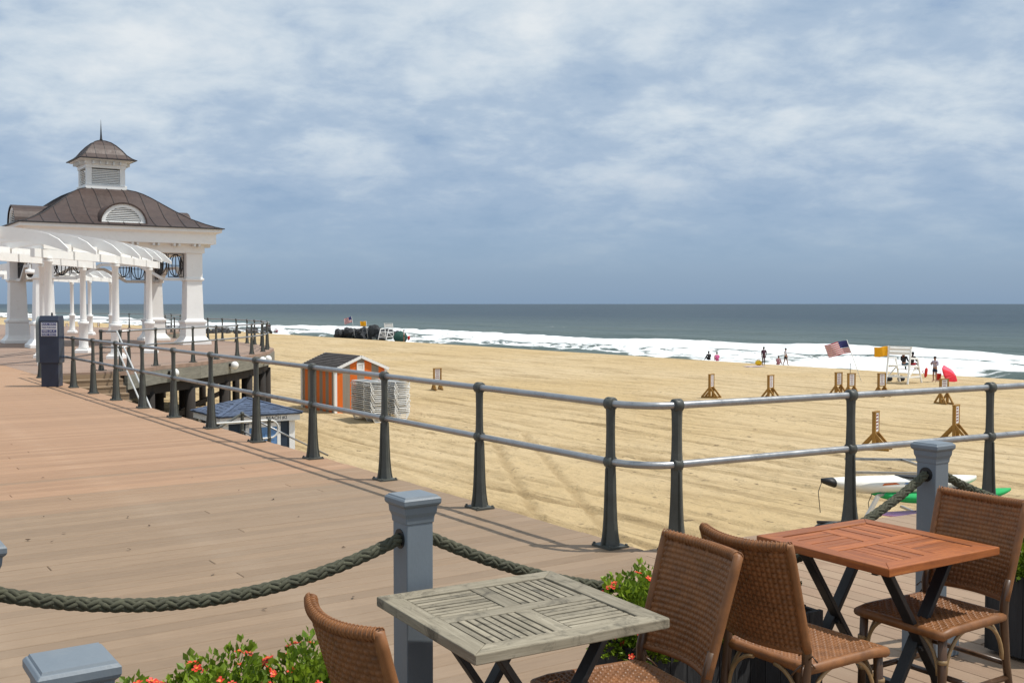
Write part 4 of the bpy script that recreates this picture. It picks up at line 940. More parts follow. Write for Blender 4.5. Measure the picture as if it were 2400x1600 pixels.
# ================================================================== PERGOLAS
def pergola(dx, dy, label, nraf=7):
    P = thing('pergola', label, 'pergola', (-13.0 + dx, 30.0 + dy, 0)); X = lambda x: x + 13.0; Yl = lambda y: y - 30.0
    cols = [(-13.2, 30.4), (-12.70, 34.2), (-12.95, 38.1), (-15.55, 30.9), (-15.25, 34.7), (-15.35, 38.2)]
    sh = MB().lathe([(0.155, 1.12), (0.115, 1.16), (0.110, 1.2), (0.098, 2.9), (0.13, 2.93), (0.14, 3.0), (0.11, 3.02), (0.16, 3.05)], 18); sh.lathe([(0.185, 0.16), (0.17, 0.22), (0.155, 0.30), (0.155, 1.0), (0.185, 1.03), (0.185, 1.12)], 18)
    sm = sh.mesh('column', 'white_paint', True); pl = MB().sq([(0.24, 0.0), (0.24, 0.09), (0.20, 0.12), (0.19, 0.17)]).mesh('plinth', 'white_paint')
    for x, y in cols: place('column', sm, P, loc=(X(x), Yl(y), 0)); place('plinth', pl, P, loc=(X(x), Yl(y), 0))
    for row in (cols[:3], cols[3:]):
        ext = [(row[0][0] - 0.1, row[0][1] - 0.75)] + list(row) + [(row[2][0] - 0.1, row[2][1] + 1.3)]
        for a, b in zip(ext[:-1], ext[1:]): MB().bar((X(a[0]), Yl(a[1]), 3.17), (X(b[0]), Yl(b[1]), 3.17), 0.13, 0.24).build('beam', 'white_paint', P)
    ys = [30.0, 31.65, 33.15, 34.6, 36.05, 37.55, 39.2][:nraf]; xr = [-12.45, -12.30, -12.12, -12.05, -12.12, -12.30, -12.50]
    for y, x in zip(ys, xr):
        half = 2.12; xc = x - half; poly = []
        for f in np.linspace(-1, 1, 17): poly.append((xc + f * half, 3.20 + 0.40 * (1 - f * f)))
        top = [(xc + f * half, 3.20 + 0.40 * (1 - f * f) + 0.11 + 0.22 * min(1, (1 - abs(f)) * 6)) for f in np.linspace(1, -1, 17)]
        MB().plate([(X(a), b) for a, b in poly + top], (0, Yl(y), 0), (1, 0, 0), (0, 0, 1), 0.085).build('rafter', 'white_paint', P)
    for a, b, c, d in zip(ys[:-1], ys[1:], xr[:-1], xr[1:]):
        for off in (0.75, 3.45): MB().bar((X(c - off), Yl(a) + .05, 3.40), (X(d - off), Yl(b) - .05, 3.40), 0.07, 0.20).build('blocking', 'white_paint', P)
    MB().box(X(xr[0] - 2.3), X(xr[0] - 1.9), Yl(29.86), Yl(29.95), 3.62, 3.86).build('end_block', 'white_paint', P)
pergola(0, 0, 'white pergola with arched rafters on round columns in front of the pavilion')
pergola(-11.2, 26.2, 'white pergola with arched rafters seen through and behind the pavilion')

# ================================================================== BLUE HUT
hz = sand_z(9.8, 26.8)
hut = thing('ticket_hut', 'small navy beach hut with blue shingled hip roof and pale blue door', 'hut', ST(9.76, 26.80, hz - 0.14), PHI)
MB().box(-0.92, 0.92, -0.92, 0.92, 0.0, 2.22).build('wall', 'hut_navy', hut)
for k in range(7): MB().box(-0.80 + k * 0.26, -0.795 + k * 0.26, -0.926, -0.92, 0.05, 2.15).build('wall_groove', 'black', hut)
for sx in (-1, 1):
    for sy in (-1, 1): MB().sq([(0.075, 0.0), (0.075, 2.20)], (sx * 0.875, sy * 0.875)).build('corner_trim', 'white_paint', hut)
fr = frame = MB(); hz2 = 2.16
for a, b, c, d in ((-1.05, 1.05, -1.05, -1.01), (-1.05, 1.05, 1.01, 1.05), (-1.05, -1.01, -1.01, 1.01), (1.01, 1.05, -1.01, 1.01)): fr.box(a, b, c, d, hz2, hz2 + 0.17)
fb = fr.build('fascia', 'white_paint', hut)
MB().box(-1.01, 1.01, -1.01, 1.01, 2.18, 2.24).build('soffit', 'white_soft', hut)
lettering('lettering', 'BEACH #2', 'black', 0.125, fb, (0.42, -1.053, hz2 + 0.085), (R(90), 0, 0))
rf = MB().sq([(1.10, 2.32), (1.10, 2.345), (0.03, 2.67)]).build('roof', 'shingle_blue', hut)
for k in range(4):
    for i in range(8):
        e0 = 1.12 - i * 0.135; e1 = e0 - 0.155; z0 = 2.352 + (1.12 - e0) * 0.310 - .004; z1 = 2.352 + (1.12 - e1) * .310 + 0.004
        n = max(2, int(e0 * 2 / 0.22)); mb = MB()
        for j in range(n):
            fa, fb_ = -1 + 2 * j / n, -1 + 2 * (j + 1) / n; dz = random.uniform(0.012, 0.034); g_ = 0.004
            a0, a1, b0, b1 = fa * e0 + g_, fb_ * e0 - g_, fa * max(e1, .02), fb_ * max(e1, .02)
            mb.add([(a0, -e0, z0), (a1, -e0, z0), (b1, -e1, z1), (b0, -e1, z1), (a0, -e0, z0 + dz), (a1, -e0, z0 + dz), (b1, -e1, z1 + .003), (b0, -e1, z1 + .003)], [(4, 5, 6, 7), (0, 1, 5, 4), (3, 0, 4, 7), (1, 2, 6, 5)])
        mb.build('shingle_course', 'shingle_blue', rf, rot=R(90) * k)
MB().bar((-1.1, -1.1, 2.375), (0, 0, 2.715), 0.10, 0.015).build('hip_cap', 'shingle_blue', rf); MB().bar((1.1, -1.1, 2.375), (0, 0, 2.715), 0.10, 0.015).build('hip_cap', 'shingle_blue', rf)
for x0, x1, z0, z1 in ((-0.36, -0.27, 0, 2.12), (0.47, 0.56, 0, 2.12), (-0.36, 0.56, 2.02, 2.12)): MB().box(x0, x1, -0.955, -0.915, z0, z1).build('door_frame', 'white_paint', hut)
door = MB().box(-0.265, 0.465, -0.945, -0.921, 0.02, 2.015).build('door', 'hut_door', hut)
for x0 in (-0.20, 0.13):
    for z0, z1 in ((1.68, 1.86), (1.05, 1.58), (0.2, 0.92)): MB().box(x0, x0 + 0.27, -0.953, -0.944, z0, z1).build('door_panel', 'hut_door', door, bevel=0.008)
MB().sphere((0.40, -0.97, 1.0), 0.03, 10, 6).build('door_knob', 'galvanised', door, True)
MB().box(-0.929, -0.921, -0.5, 0.5, 1.0, 1.75).build('window', 'glass_grey', hut); 
for q in ((-0.56, -0.5, 0.94, 1.81), (0.5, 0.56, 0.94, 1.81)): MB().box(-0.945, -0.92, q[0], q[1], q[2], q[3]).build('window_trim', 'white_paint', hut)

# ================================================================== ORANGE SHED
sp = on_sand(786, 968); ts_ = TS(sp.x, sp.y); sz = sand_z(ts_[0] + 1.2, ts_[1] + 1.9)
W_, D_, EH, PH_ = 2.55, 3.75, 2.08, 2.62
shed = thing('striped_shed', 'orange and taupe striped wooden shed with dark shingled gable roof', 'shed', ST(ts_[0], ts_[1], sz - 0.04), PHI)
MB().prism([(0.02, 0.02), (W_ - .02, 0.02), (W_ - .02, D_ - .02), (0.02, D_ - .02)], 0.0, EH).build('wall', 'taupe_paint', shed)
ns = 7; w = W_ / ns
gh = lambda x: EH + (PH_ - EH) * (1 - abs(x - W_ / 2) / (W_ / 2)) - 0.03
for k in range(ns):
    x0, x1 = k * w, (k + 1) * w; pts = [(x0, 0.0), (x1, 0.0), (x1, gh(x1))] + ([(W_ / 2, gh(W_ / 2))] if x0 < W_ / 2 < x1 else []) + [(x0, gh(x0))]
    for y0 in (0.0, D_): MB().plate(pts, (0, y0, 0), (1, 0, 0), (0, 0, 1), 0.03).build('wall_stripe', 'orange_paint' if k % 2 == 0 else 'taupe_paint', shed)
nd = 11; d = D_ / nd
for k in range(nd):
    for x0 in (0.0, W_): MB().box(x0 - .015, x0 + .015, k * d + .001, (k + 1) * d - .001, 0.0, EH).build('wall_stripe', 'orange_paint' if k % 2 else 'taupe_paint', shed)
for x0 in (0, W_):
    for y0 in (0, D_): MB().sq([(0.065, 0.0), (0.065, EH + .02)], (x0, y0)).build('corner_trim', 'white_paint', shed)
sl = math.atan2(PH_ - EH, W_ / 2)
for sx in (-1, 1):
    ex = Vector((sx * math.cos(sl), 0, -math.sin(sl))); top = Vector((W_ / 2, 0, PH_ + 0.02)); nn = Vector((sx * math.sin(sl), 0, math.cos(sl)))
    Lr = W_ / 2 / math.cos(sl) + 0.14; rp = bpy.data.objects.new('roof_slope', None); COL.objects.link(rp); rp.parent = shed
    nc = 10
    for i in range(nc):
        a = top + ex * (Lr * i / nc) + nn * 0.010; b = top + ex * (Lr * (i + 1) / nc + .02) + nn * 0.032
        mb = MB(); nsh = 14
        for j in range(nsh):
            y0 = -0.12 + (D_ + .24) * j / nsh + .003; y1 = -0.12 + (D_ + .24) * (j + 1) / nsh - .003; j2 = random.uniform(-.006, .006)
            q = [a + Vector((0, y0, 0)), a + Vector((0, y1, 0)), b + Vector((0, y1, 0)) + nn * j2, b + Vector((0, y0, 0)) + nn * j2]
            mb.add(q + [p - nn * 0.02 for p in q], [(0, 1, 2, 3), (7, 6, 5, 4), (2, 1, 5, 6), (3, 2, 6, 7), (0, 3, 7, 4), (1, 0, 4, 5)])
        mb.build('shingle_course', 'shingle_brown', rp)
    for y0 in (-0.10, D_ + 0.10): MB().bar(top + Vector((0, y0, -0.05)), top + ex * Lr + Vector((0, y0, -0.05)), 0.035, 0.13).build('barge_board', 'white_paint', rp)
    MB().bar(top + ex * (Lr - .02) + Vector((0, -.1, -.05)), top + ex * (Lr - .02) + Vector((0, D_ + .1, -.05)), 0.03, 0.10).build('eave_board', 'white_paint', rp)
vt = bpy.data.objects.new('gable_vent', None); COL.objects.link(vt); vt.parent = shed
for a, b, c, d_ in ((-.19, .19, .12, .19), (-.19, .19, -.19, -.12), (-.19, -.12, -.12, .12), (.12, .19, -.12, .12)): MB().box(W_ / 2 + a - .02, W_ / 2 + b - .02, -0.05, -0.015, 2.12 + c, 2.12 + d_).build('vent_trim', 'white_paint', vt)
MB().box(W_ / 2 - .14, W_ / 2 + .10, -.03, -.016, 2.0, 2.24).build('vent_pane', 'white_soft', vt)

# ================================================================== STACKED LOUNGERS
def lounger_mesh():
    fr_ = MB(); L2 = 0.92
    for sx in (-1, 1): fr_.tube([(sx * 0.345, -L2, 0.0), (sx * 0.345, L2, 0.0)], 0.021, 7)
    for y in (-L2, -0.25, L2):
        fr_.tube([(-0.345, y, 0.0), (-0.345, y, -0.05), (-0.20, y, -0.315), (-0.17, y, -0.335), (0.17, y, -0.335), (0.20, y, -0.315), (0.345, y, -0.05), (0.345, y, 0.0)], 0.021, 7)
        fr_.tube([(-0.345, y, 0.0), (0.345, y, 0.0)], 0.018, 6)
    sl_ = MB(); n = 12
    for k in range(n):
        y0 = -L2 + 0.04 + k * (2 * L2 - .08) / n
        sl_.box(-0.33, 0.33, y0, y0 + (2 * L2 - .08) / n - 0.035, -0.006, 0.006)
    return fr_.mesh('frame', 'lounger_white', True), sl_.mesh('straps', 'sling')
LF, LS = lounger_mesh()
DARK = MB().box(-0.335, 0.335, -0.72, -0.66, -0.010, 0.010).mesh('edge_strap', 'strap_dark')
for q, (px_, py_) in enumerate(((888, 990), (943, 987))):
    p = on_sand(px_, py_); t, s = TS(p.x, p.y); gz = sand_z(t, s)
    n = 18
    for k in range(n):
        lab = ('white beach lounger in the left stack by the striped shed', 'white beach lounger in the right stack by the striped shed')[q]
        if k == n - 1: lab = lab.replace('lounger in', 'lounger on top of')
        if k == 0: lab = lab.replace('lounger in', 'lounger lowest in')
        o = thing('beach_lounger', lab, 'lounger', ST(t + random.uniform(-.025, .025), s + 0.94 + random.uniform(-.03, .03), gz + 0.34 + k * 0.079), PHI + R(random.uniform(-1.2, 1.2)), 'stacked loungers, ' + ('left stack' if q == 0 else 'right stack'))
        place('frame', LF, o); place('straps', LS, o)
        if k % 3 != 1: place('edge_strap', DARK, o)
# ================================================================== BEACH SIGNS
def sign_parts():
    parts = []
    post = MB()
    for sx in (-1, 1): pass
    return parts
def sign(px_, py_, yaw, label, scale=1.0, ty=None):
    p = on_sand(px_, py_); o = thing('beach_sign', label, 'sign', p, R(yaw), 'wooden beach notice stands'); o.scale = (scale,) * 3
    Wd, Hh = 0.20, 1.22
    for sx in (-1, 1):
        x = sx * Wd
        MB().box(x - 0.045, x + 0.045, -0.055, 0.055, 0.0, Hh).build('post', 'sign_wood', o)
        for sy in (-1, 1): MB().bar((x, sy * 0.03, 0.52), (x, sy * 0.44, 0.05), 0.05, 0.09).build('brace', 'sign_wood', o)
        MB().box(x - 0.03, x + 0.03, -0.48, 0.48, 0.0, 0.08).build('foot', 'sign_wood', o)
    MB().box(-Wd - .06, Wd + .06, -.06, .06, Hh, Hh + 0.045).build('top_bar', 'sign_wood', o)
    MB().box(-Wd, Wd, -.05, .05, 0.55, 0.60).build('cross_bar', 'sign_wood', o)
    b = MB().box(-Wd + .046, Wd - .046, -.045, .045, 0.602, Hh - .002).build('notice_board', 'sign_white', o)
    mb = MB()
    for sy in (-1, 1):
        for i in range(5):
            z = Hh - 0.09 - i * 0.108; wd = random.uniform(0.07, 0.125)
            for j in range(4): x0 = -wd + j * wd / 2; mb.box(x0, x0 + wd / 2 - .015, sy * 0.047 - .002, sy * 0.047 + .002, z - .024, z + .024)
    mb.build('printed_lines', 'sign_ink', b)['kind'] = 'stuff'
sign(1025, 913, 20, 'lone wooden notice stand on the sand right of the stacked loungers')
sign(1667, 932, 52, 'wooden notice stand below the dark seated bather, left of the others')
sign(1806, 934, 42, 'wooden notice stand on the sand below the walking bather in white')
sign(1965, 926, 28, 'wooden notice stand at the left of a close pair below the flag')
sign(1995, 929, 22, 'wooden notice stand at the right of a close pair below the flag')
sign(2066, 929, 20, 'wooden notice stand on the sand just left of the white lifeguard stand')
sign(2212, 946, 14, 'wooden notice stand in front of the red umbrella')
sign(2052, 1053, 56, 'large near wooden notice stand seen edge-on, left of the grey rope post', 1.03)
sign(2240, 1030, 50, 'large near wooden notice stand right of the grey rope post cap', 1.03)
sign(157, 773, 30, 'tiny far wooden notice stand seen between the ticket kiosk and a pergola column')
sign(217, 772, 80, 'tiny far wooden notice stand between the pergola columns, left of two')
sign(231, 772, 20, 'tiny far wooden notice stand between the pergola columns, right of two')

# ================================================================== PEOPLE
def skin_mesh(name, verts, edges, radii, mat, parent, root=0, sub=2):
    me = bpy.data.meshes.new(name); me.from_pydata([tuple(v) for v in verts], edges, []); me.materials.append(MATS[mat]); me.update()
    o = bpy.data.objects.new(name, me); COL.objects.link(o); o.parent = parent
    o.modifiers.new('skin', 'SKIN'); me_sk = me.skin_vertices[0].data if me.skin_vertices else None
    if me_sk is None:
        bm = bmesh.new(); bm.from_mesh(me); bm.verts.layers.skin.verify(); bm.to_mesh(me); bm.free(); me_sk = me.skin_vertices[0].data
    for i, r in enumerate(radii): me_sk[i].radius = (r, r) if isinstance(r, (int, float)) else r; me_sk[i].use_root = (i == root)
    s_ = o.modifiers.new('sub', 'SUBSURF'); s_.levels = s_.render_levels = sub
    o.modifiers['skin'].use_smooth_shade = True
    return o
def person(loc, yaw, h, pose, label, skin='skin', shirt='cloth_white', pants='cloth_black', hair='hair_dark', long_hair=False, lean=0.0, group=None, bare_legs=True, hood=False):
    o = thing('person', label, 'person', loc, R(yaw), group); o.scale = (h, h, h)
    P = {}
    if pose in ('stand', 'walk', 'phone', 'hands_hips'):
        pel = Vector((0, 0, 0.515)); hipx = 0.052
        st_ = 0.11 if pose == 'walk' else 0.012
        leg = {1: [(hipx, 0, .50), (0.056, st_ * .55 + .01, .275), (0.058, st_, .045), (0.066, st_ + .085, .018)], -1: [(-hipx, 0, .50), (-0.056, -st_ * .35 + .012, .275), (-0.058, -st_ * 1.15, .048), (-0.066, -st_ * 1.15 + .08, .018)]}
    elif pose == 'sit_ground':
        pel = Vector((0, 0, 0.062)); leg = {sx: [(sx * 0.055, 0.01, .065), (sx * 0.075, 0.20, .215), (sx * 0.065, 0.36, .045), (sx * 0.07, 0.43, .03)] for sx in (1, -1)}
    else:   # sit on a chair: origin at the seat
        pel = Vector((0, 0, 0.06)); leg = {sx: [(sx * 0.055, 0.02, .055), (sx * 0.075, 0.245, .06), (sx * 0.07, 0.26, -.17), (sx * 0.075, 0.33, -.20)] for sx in (1, -1)}
    f = lambda y, z: Vector((0, y + lean * z, z))
    ch = pel + f(0.0, 0.20); nk = pel + f(0.005, 0.315); hd0 = pel + f(0.012, 0.365); hd1 = pel + f(0.018, 0.425); sh = pel + f(0.0, 0.285)
    arms = {}
    for sx in (1, -1):
        a = sh + Vector((sx * 0.108, 0, 0.0))
        if pose == 'phone': e, w_, hnd = a + Vector((sx * .045, 0.02, -.155)), a + Vector((sx * -.01, .115, -.09)), a + Vector((sx * -.035, .135, -.06))
        elif pose in ('hands_hips',): e, w_, hnd = a + Vector((sx * .10, -0.05, -.14)), a + Vector((sx * .01, .03, -.24)), a + Vector((sx * -.01, .05, -.25))
        elif pose == 'walk': e, w_, hnd = a + Vector((sx * .05, -sx * .05, -.16)), a + Vector((sx * .04, -sx * .02 + .04, -.30)), a + Vector((sx * .04, -sx * .02 + .06, -.345))
        elif pose == 'stand': e, w_, hnd = a + Vector((sx * .03, -.015, -.17)), a + Vector((sx * .03, .025, -.315)), a + Vector((sx * .025, .04, -.36))
        else: e, w_, hnd = a + Vector((sx * .03, .05, -.155)), a + Vector((sx * -.01, .17, -.20)), a + Vector((sx * -.025, .205, -.19))
        arms[sx] = [a, e, w_, hnd]
    V = [pel, ch, nk, hd0, hd1]; E = [(0, 1), (1, 2), (2, 3), (3, 4)]; Rr = [(.078, .060), (.086, .058), .030, (.042, .048), (.044, .050)]
    for sx in (1, -1):
        k = len(V); V += [Vector(q) for q in leg[sx]]; E += [(0, k), (k, k + 1), (k + 1, k + 2), (k + 2, k + 3)]; Rr += [.050, .034, .020, .016]
        k = len(V); V += arms[sx]; E += [(1, k), (k, k + 1), (k + 1, k + 2), (k + 2, k + 3)]; Rr += [.030, .022, .0155, .017]
    skin_mesh('body', V, E, Rr, skin, o)
    # shirt
    V = [pel + f(0, .03), ch, pel + f(0, .298)]; E = [(0, 1), (1, 2)]; Rr = [(.088, .070), (.094, .066), (.050, .042)]
    for sx in (1, -1):
        k = len(V); a = arms[sx]; V += [a[0], a[1]]; E += [(1, k), (k, k + 1)]; Rr += [.039, .031]
        if long_hair or shirt in ('cloth_black', 'cloth_lilac'): V.append(a[1].lerp(a[2], .9)); E.append((k + 1, k + 2)); Rr.append(.024)
    skin_mesh('shirt', V, E, Rr, shirt, o)
    V = [pel + f(0, .035), pel]; E = [(0, 1)]; Rr = [(.084, .066), (.086, .070)]
    for sx in (1, -1):
        k = len(V); l = [Vector(q) for q in leg[sx]]; V += [l[0], l[0].lerp(l[1], .62 if bare_legs else 1.0)]; E += [(1, k), (k, k + 1)]; Rr += [.058, .048 if bare_legs else .042]
        if not bare_legs: V.append(l[2]); E.append((k + 1, k + 2)); Rr.append(.030)
    skin_mesh('shorts' if bare_legs else 'trousers', V, E, Rr, pants, o)
    hc = (hd0 + hd1) / 2 + Vector((0, -.010, .022)); mb = MB().sphere(hc, (.053, .057, .056), 14, 10)
    if long_hair: mb.tube([hc + Vector((0, -.03, 0)), hc + Vector((0, -.05, -.08)), hc + Vector((0, -.055, -.17))], [.045, .05, .03], 10)
    mb.build('hood' if hood else 'hair', hair, o, True)
    fc = (hd0 + hd1) / 2; face = MB(); face.sphere(fc + Vector((0, .052, -.004)), (.007, .011, .011), 8, 6)
    for sx in (-1, 1): face.sphere(fc + Vector((sx * .048, .0, -.003)), (.006, .012, .017), 8, 6)
    face.build('nose_and_ears', skin, o, True)
    ey = MB()
    for sx in (-1, 1): ey.sphere(fc + Vector((sx * .018, .046, .006)), (.006, .005, .005), 8, 6)
    ey.box(-.013, .013, fc.y + .043, fc.y + .049, fc.z - .029, fc.z - .025); ey.build('eyes_and_mouth', 'hair_dark', o)
    hn = MB()
    for sx in (1, -1):
        a, b = arms[sx][2], arms[sx][3]; d = (b - a).normalized(); side = d.cross(Vector((0, 0, 1)) if abs(d.z) < .9 else Vector((0, 1, 0))).normalized(); up = side.cross(d)
        for k, ln in enumerate((.036, .042, .039, .030)): c = b + side * (k - 1.5) * .0075; hn.tube([c, c + d * ln * .55, c + d * ln - up * .010], [.0046, .0044, .0032], 6)
        hn.tube([a.lerp(b, .6) + side * .012, b + side * .026 + d * .004], [.0052, .004], 6)
    hn.build('fingers', skin, o, True)
    return o
g1 = 'bathers at the water edge'
person(on_sand(1662, 843), 20, 1.62, 'sit_ground', 'person in dark clothes sitting on the sand, left of the one in pink', 'skin_dark', 'cloth_black', 'cloth_black', group=g1, bare_legs=False, lean=.12)
person(on_sand(1681, 845), 5, 1.60, 'sit_ground', 'person in bright pink top sitting on the sand by the surf', 'skin', 'cloth_pink', 'cloth_pink', group=g1, lean=.15)
person(on_sand(1790, 856), 15, 1.58, 'stand', 'person in dark plum clothes standing on the sand beside the yellow bag', 'skin_dark', 'cloth_plum', 'cloth_plum', group=g1)
person(on_sand(1823, 854), -40, 1.52, 'sit_ground', 'person in rose top with dark hair sitting on the sand', 'skin', 'cloth_rose', 'cloth_rose', group=g1, lean=.22)
person(on_sand(1841, 855), -70, 1.50, 'walk', 'person in white shirt and black shorts striding along the surf', 'skin', 'cloth_white', 'cloth_black', group=g1)
g2 = 'small group at the far surf'
for (x, y, po, c, lb) in ((626, 776, 'stand', 'cloth_red', 'tiny far person in red standing by the platform corner'), (632, 777, 'stand', 'cloth_black', 'tiny far person in black standing beside the platform corner'), (645, 780, 'sit_ground', 'cloth_white', 'tiny far person in white sitting on the sand'), (649, 780, 'sit_ground', 'cloth_rose', 'tiny far person in rose sitting, right end of the far group')):
    person(on_sand(x, y), 30, 1.6, po, lb, 'skin', c, 'cloth_navy', group=g2)
yb = on_sand(1778, 856); bag = thing('beach_bag', 'bright yellow beach bag lying on a towel by the standing person', 'bag', yb)
mb = MB().sphere((0, 0, 0.20), (0.30, 0.22, 0.21), 16, 10); mb.build('bag_body', 'cloth_yellow', bag, True); MB().tube([(-.2, 0, .3), (-.12, 0, .44), (.05, 0, .46), (.12, 0, .34)], 0.025, 8).build('handle', 'sign_wood', bag, True)
tw = on_sand(1769, 859); tl = thing('beach_towel', 'mauve beach towel spread on the sand under the yellow bag', 'towel', tw, R(20))
X_, Y_ = np.meshgrid(np.linspace(-.9, .9, 13), np.linspace(-.45, .45, 7), indexing='ij'); o = grid_object('towel_cloth', X_, Y_, 0.03 + 0.03 * fbm(X_ * 4, Y_ * 4, 3, 3), 'towel'); o.parent = tl

# ================================================================== LIFEGUARD STANDS
def guard_stand(p, yaw, label, hgt=2.3, sc=1.0):
    o = thing('lifeguard_stand', label, 'lifeguard stand', p, R(yaw)); o.scale = (sc,) * 3; w = 0.72; m = 'white_paint'
    for sx in (-1, 1):
        MB().bar((sx * w, -0.95, 0), (sx * w, -0.55, hgt), 0.09, 0.09).build('rear_post', m, o)
        MB().bar((sx * w, 0.95, 0), (sx * w, 0.35, 1.55), 0.09, 0.09).build('front_post', m, o)
        MB().bar((sx * w, -0.85, 0.42), (sx * w, 0.80, 0.42), 0.05, 0.10).build('side_rail', m, o)
        MB().bar((sx * w, -0.75, 1.05), (sx * w, 0.56, 1.05), 0.05, 0.10).build('side_rail', m, o)
        MB().bar((sx * w, -0.62, 1.60), (sx * w, 0.42, 1.55), 0.06, 0.12).build('arm_rest', m, o)
        MB().bar((sx * (w - .05), -0.85, 0.40), (sx * (w - .05), 0.5, 1.05), 0.05, 0.08).build('diagonal_brace', m, o)
    for k in range(6): y = -0.50 + k * 0.165; MB().box(-w, w, y - .07, y + .07, 1.10, 1.135).build('seat_slat', m, o)
    for k in range(2): MB().box(-w, w, -0.60 - k * .004, -0.575, 1.80 + k * 0.235, 2.00 + k * 0.235).build('back_slat', m, o)
    MB().box(-w - .07, w + .07, -.62, -.50, hgt - .03, hgt + .03).build('top_rail', m, o)
    for k in range(3): z = 0.28 + k * .27; y = 0.95 - z * .39; MB().box(-w, w, y - .06, y + .06, z, z + .04).build('foot_step', m, o)
    MB().box(-w, w, -.80, -.75, .38, .48).build('cross_rail', m, o)
    return o
gp = on_sand(2118, 897)
gs = guard_stand(gp, -46, 'white wooden lifeguard stand with two guards seated beside the red umbrella')
def gl(x, y, z): return gp + Matrix.Rotation(R(-46), 3, 'Z') @ Vector((x, y, z))
g3 = 'lifeguards at the right stand'
person(gl(0.10, -0.22, 1.13), -50, 1.62, 'sit', 'lifeguard with long red-brown hair and dark jacket seated on the white stand', 'skin', 'cloth_black', 'cloth_teal', 'hair_red', True, group=g3, bare_legs=False)
person(gl(0.42, 0.22, 1.13), -60, 1.60, 'sit', 'hooded lifeguard in black leaning at the right end of the white stand', 'skin_dark', 'cloth_black', 'cloth_red', 'cloth_black', False, lean=.1, group=g3, hood=True)
person(on_sand(2191, 895), 120, 1.68, 'phone', 'person in pale lilac top and navy shorts standing by the red umbrella', 'skin', 'cloth_lilac', 'cloth_navy', group=g3)
for (x, y, lb) in ((2083, 893, 'black kit bag under the left side of the right lifeguard stand'), (2112, 893, 'black kit bag under the middle of the right lifeguard stand')):
    b = thing('kit_bag', lb, 'bag', on_sand(x, y), R(20)); mb = MB(); mb.sphere((0, 0, .15), (.28, .17, .17), 14, 8); mb.build('bag_body', 'cloth_black', b, True); MB().tube([(-.16, 0, .28), (0, 0, .38), (.16, 0, .28)], 0.02, 6).build('strap', 'cloth_black', b, True)
rb = thing('rescue_can', 'red rescue buoy stuck upright in the sand right of the lifeguard stand', 'rescue buoy', on_sand(2170, 884), R(0))
mb = MB(); mb.tube([(-.05, 0, 0.0), (-.02, 0, .12), (.03, 0, .55), (.05, 0, .66)], [.05, .10, .10, .04], 12); mb.build('float', 'plastic_red', rb, True); MB().tube([(-.14, 0, .25), (-.28, 0, .42), (-.14, 0, .46)], .022, 8).build('handle', 'plastic_red', rb, True)
bk = thing('bucket', 'red bucket on the sand just behind the standing person in lilac', 'bucket', on_sand(2199, 890)); MB().lathe([(0.15, 0), (0.19, .42), (0.20, .43), (0.18, .43), (0.14, .04)], 16).build('pail', 'plastic_red', bk, True); MB().tube([(-.19, 0, .42), (-.12, 0, .56), (.12, 0, .56), (.19, 0, .42)], 0.012, 6).build('bail', 'dark_metal', bk, True)
def umbrella(p, axis_, rad, label, mats, emblem=False, pole_len=1.5):
    o = thing('beach_umbrella', label, 'umbrella', p); q = Vector(axis_).normalized().to_track_quat('Z', 'Y'); o.rotation_euler = q.to_euler()
    MB().tube([(0, 0, 0), (0, 0, pole_len + .08)], 0.018, 8).build('pole', 'white_soft', o, True)
    for k in range(8):
        a0, a1 = 2 * math.pi * k / 8, 2 * math.pi * (k + 1) / 8; mb = MB(); n = 7; g_ = []
        for i in range(n):
            f = i / (n - 1); r = rad * f; z = pole_len - 0.42 * rad * f ** 1.7
            for j in range(5):
                a = a0 + (a1 - a0) * j / 4; rr = r * (1 - 0.06 * math.sin(math.pi * j / 4)); g_.append((rr * math.cos(a), rr * math.sin(a), z - 0.02 * f * math.sin(math.pi * j / 4)))
        mb.add(g_, [(i * 5 + j, (i + 1) * 5 + j, (i + 1) * 5 + j + 1, i * 5 + j + 1) for i in range(n - 1) for j in range(4)])
        c = mb.build('canopy_panel', mats[k % len(mats)], o, True); s_ = c.modifiers.new('solid', 'SOLIDIFY'); s_.thickness = 0.006
        MB().tube([(0, 0, pole_len - .02), (rad * .55 * math.cos(a0), rad * .55 * math.sin(a0), pole_len - .17 * rad), (rad * math.cos(a0), rad * math.sin(a0), pole_len - .44 * rad)], 0.008, 6).build('rib', 'white_soft', o)
        if emblem and k == 5:
            am_ = (a0 + a1) / 2; r_ = rad * .72; z = pole_len - 0.42 * rad * .72 ** 1.7 + .012; ex = Vector((math.cos(am_), math.sin(am_), -.58)).normalized(); ey_ = Vector((-math.sin(am_), math.cos(am_), 0))
            MB().plate([(-.14, -.13), (.14, -.13), (.14, .13), (-.14, .13)], (r_ * math.cos(am_), r_ * math.sin(am_), z), ex, ey_, 0.01).build('emblem', 'flag_white', c)
    return o
up_ = on_sand(2206, 892)
umbrella(up_ + Vector((-0.02, 0, -0.02)), (0.60, -0.55, 0.40), 0.88, 'red beach umbrella with white emblem tipped over on the sand at right', ['umb_red', 'umb_red_backlit', 'umb_red_backlit', 'umb_red', 'umb_red', 'umb_red', 'umb_red', 'umb_red'], True, 1.0)  # paler pair of panels: light through the red cloth, put into their colour
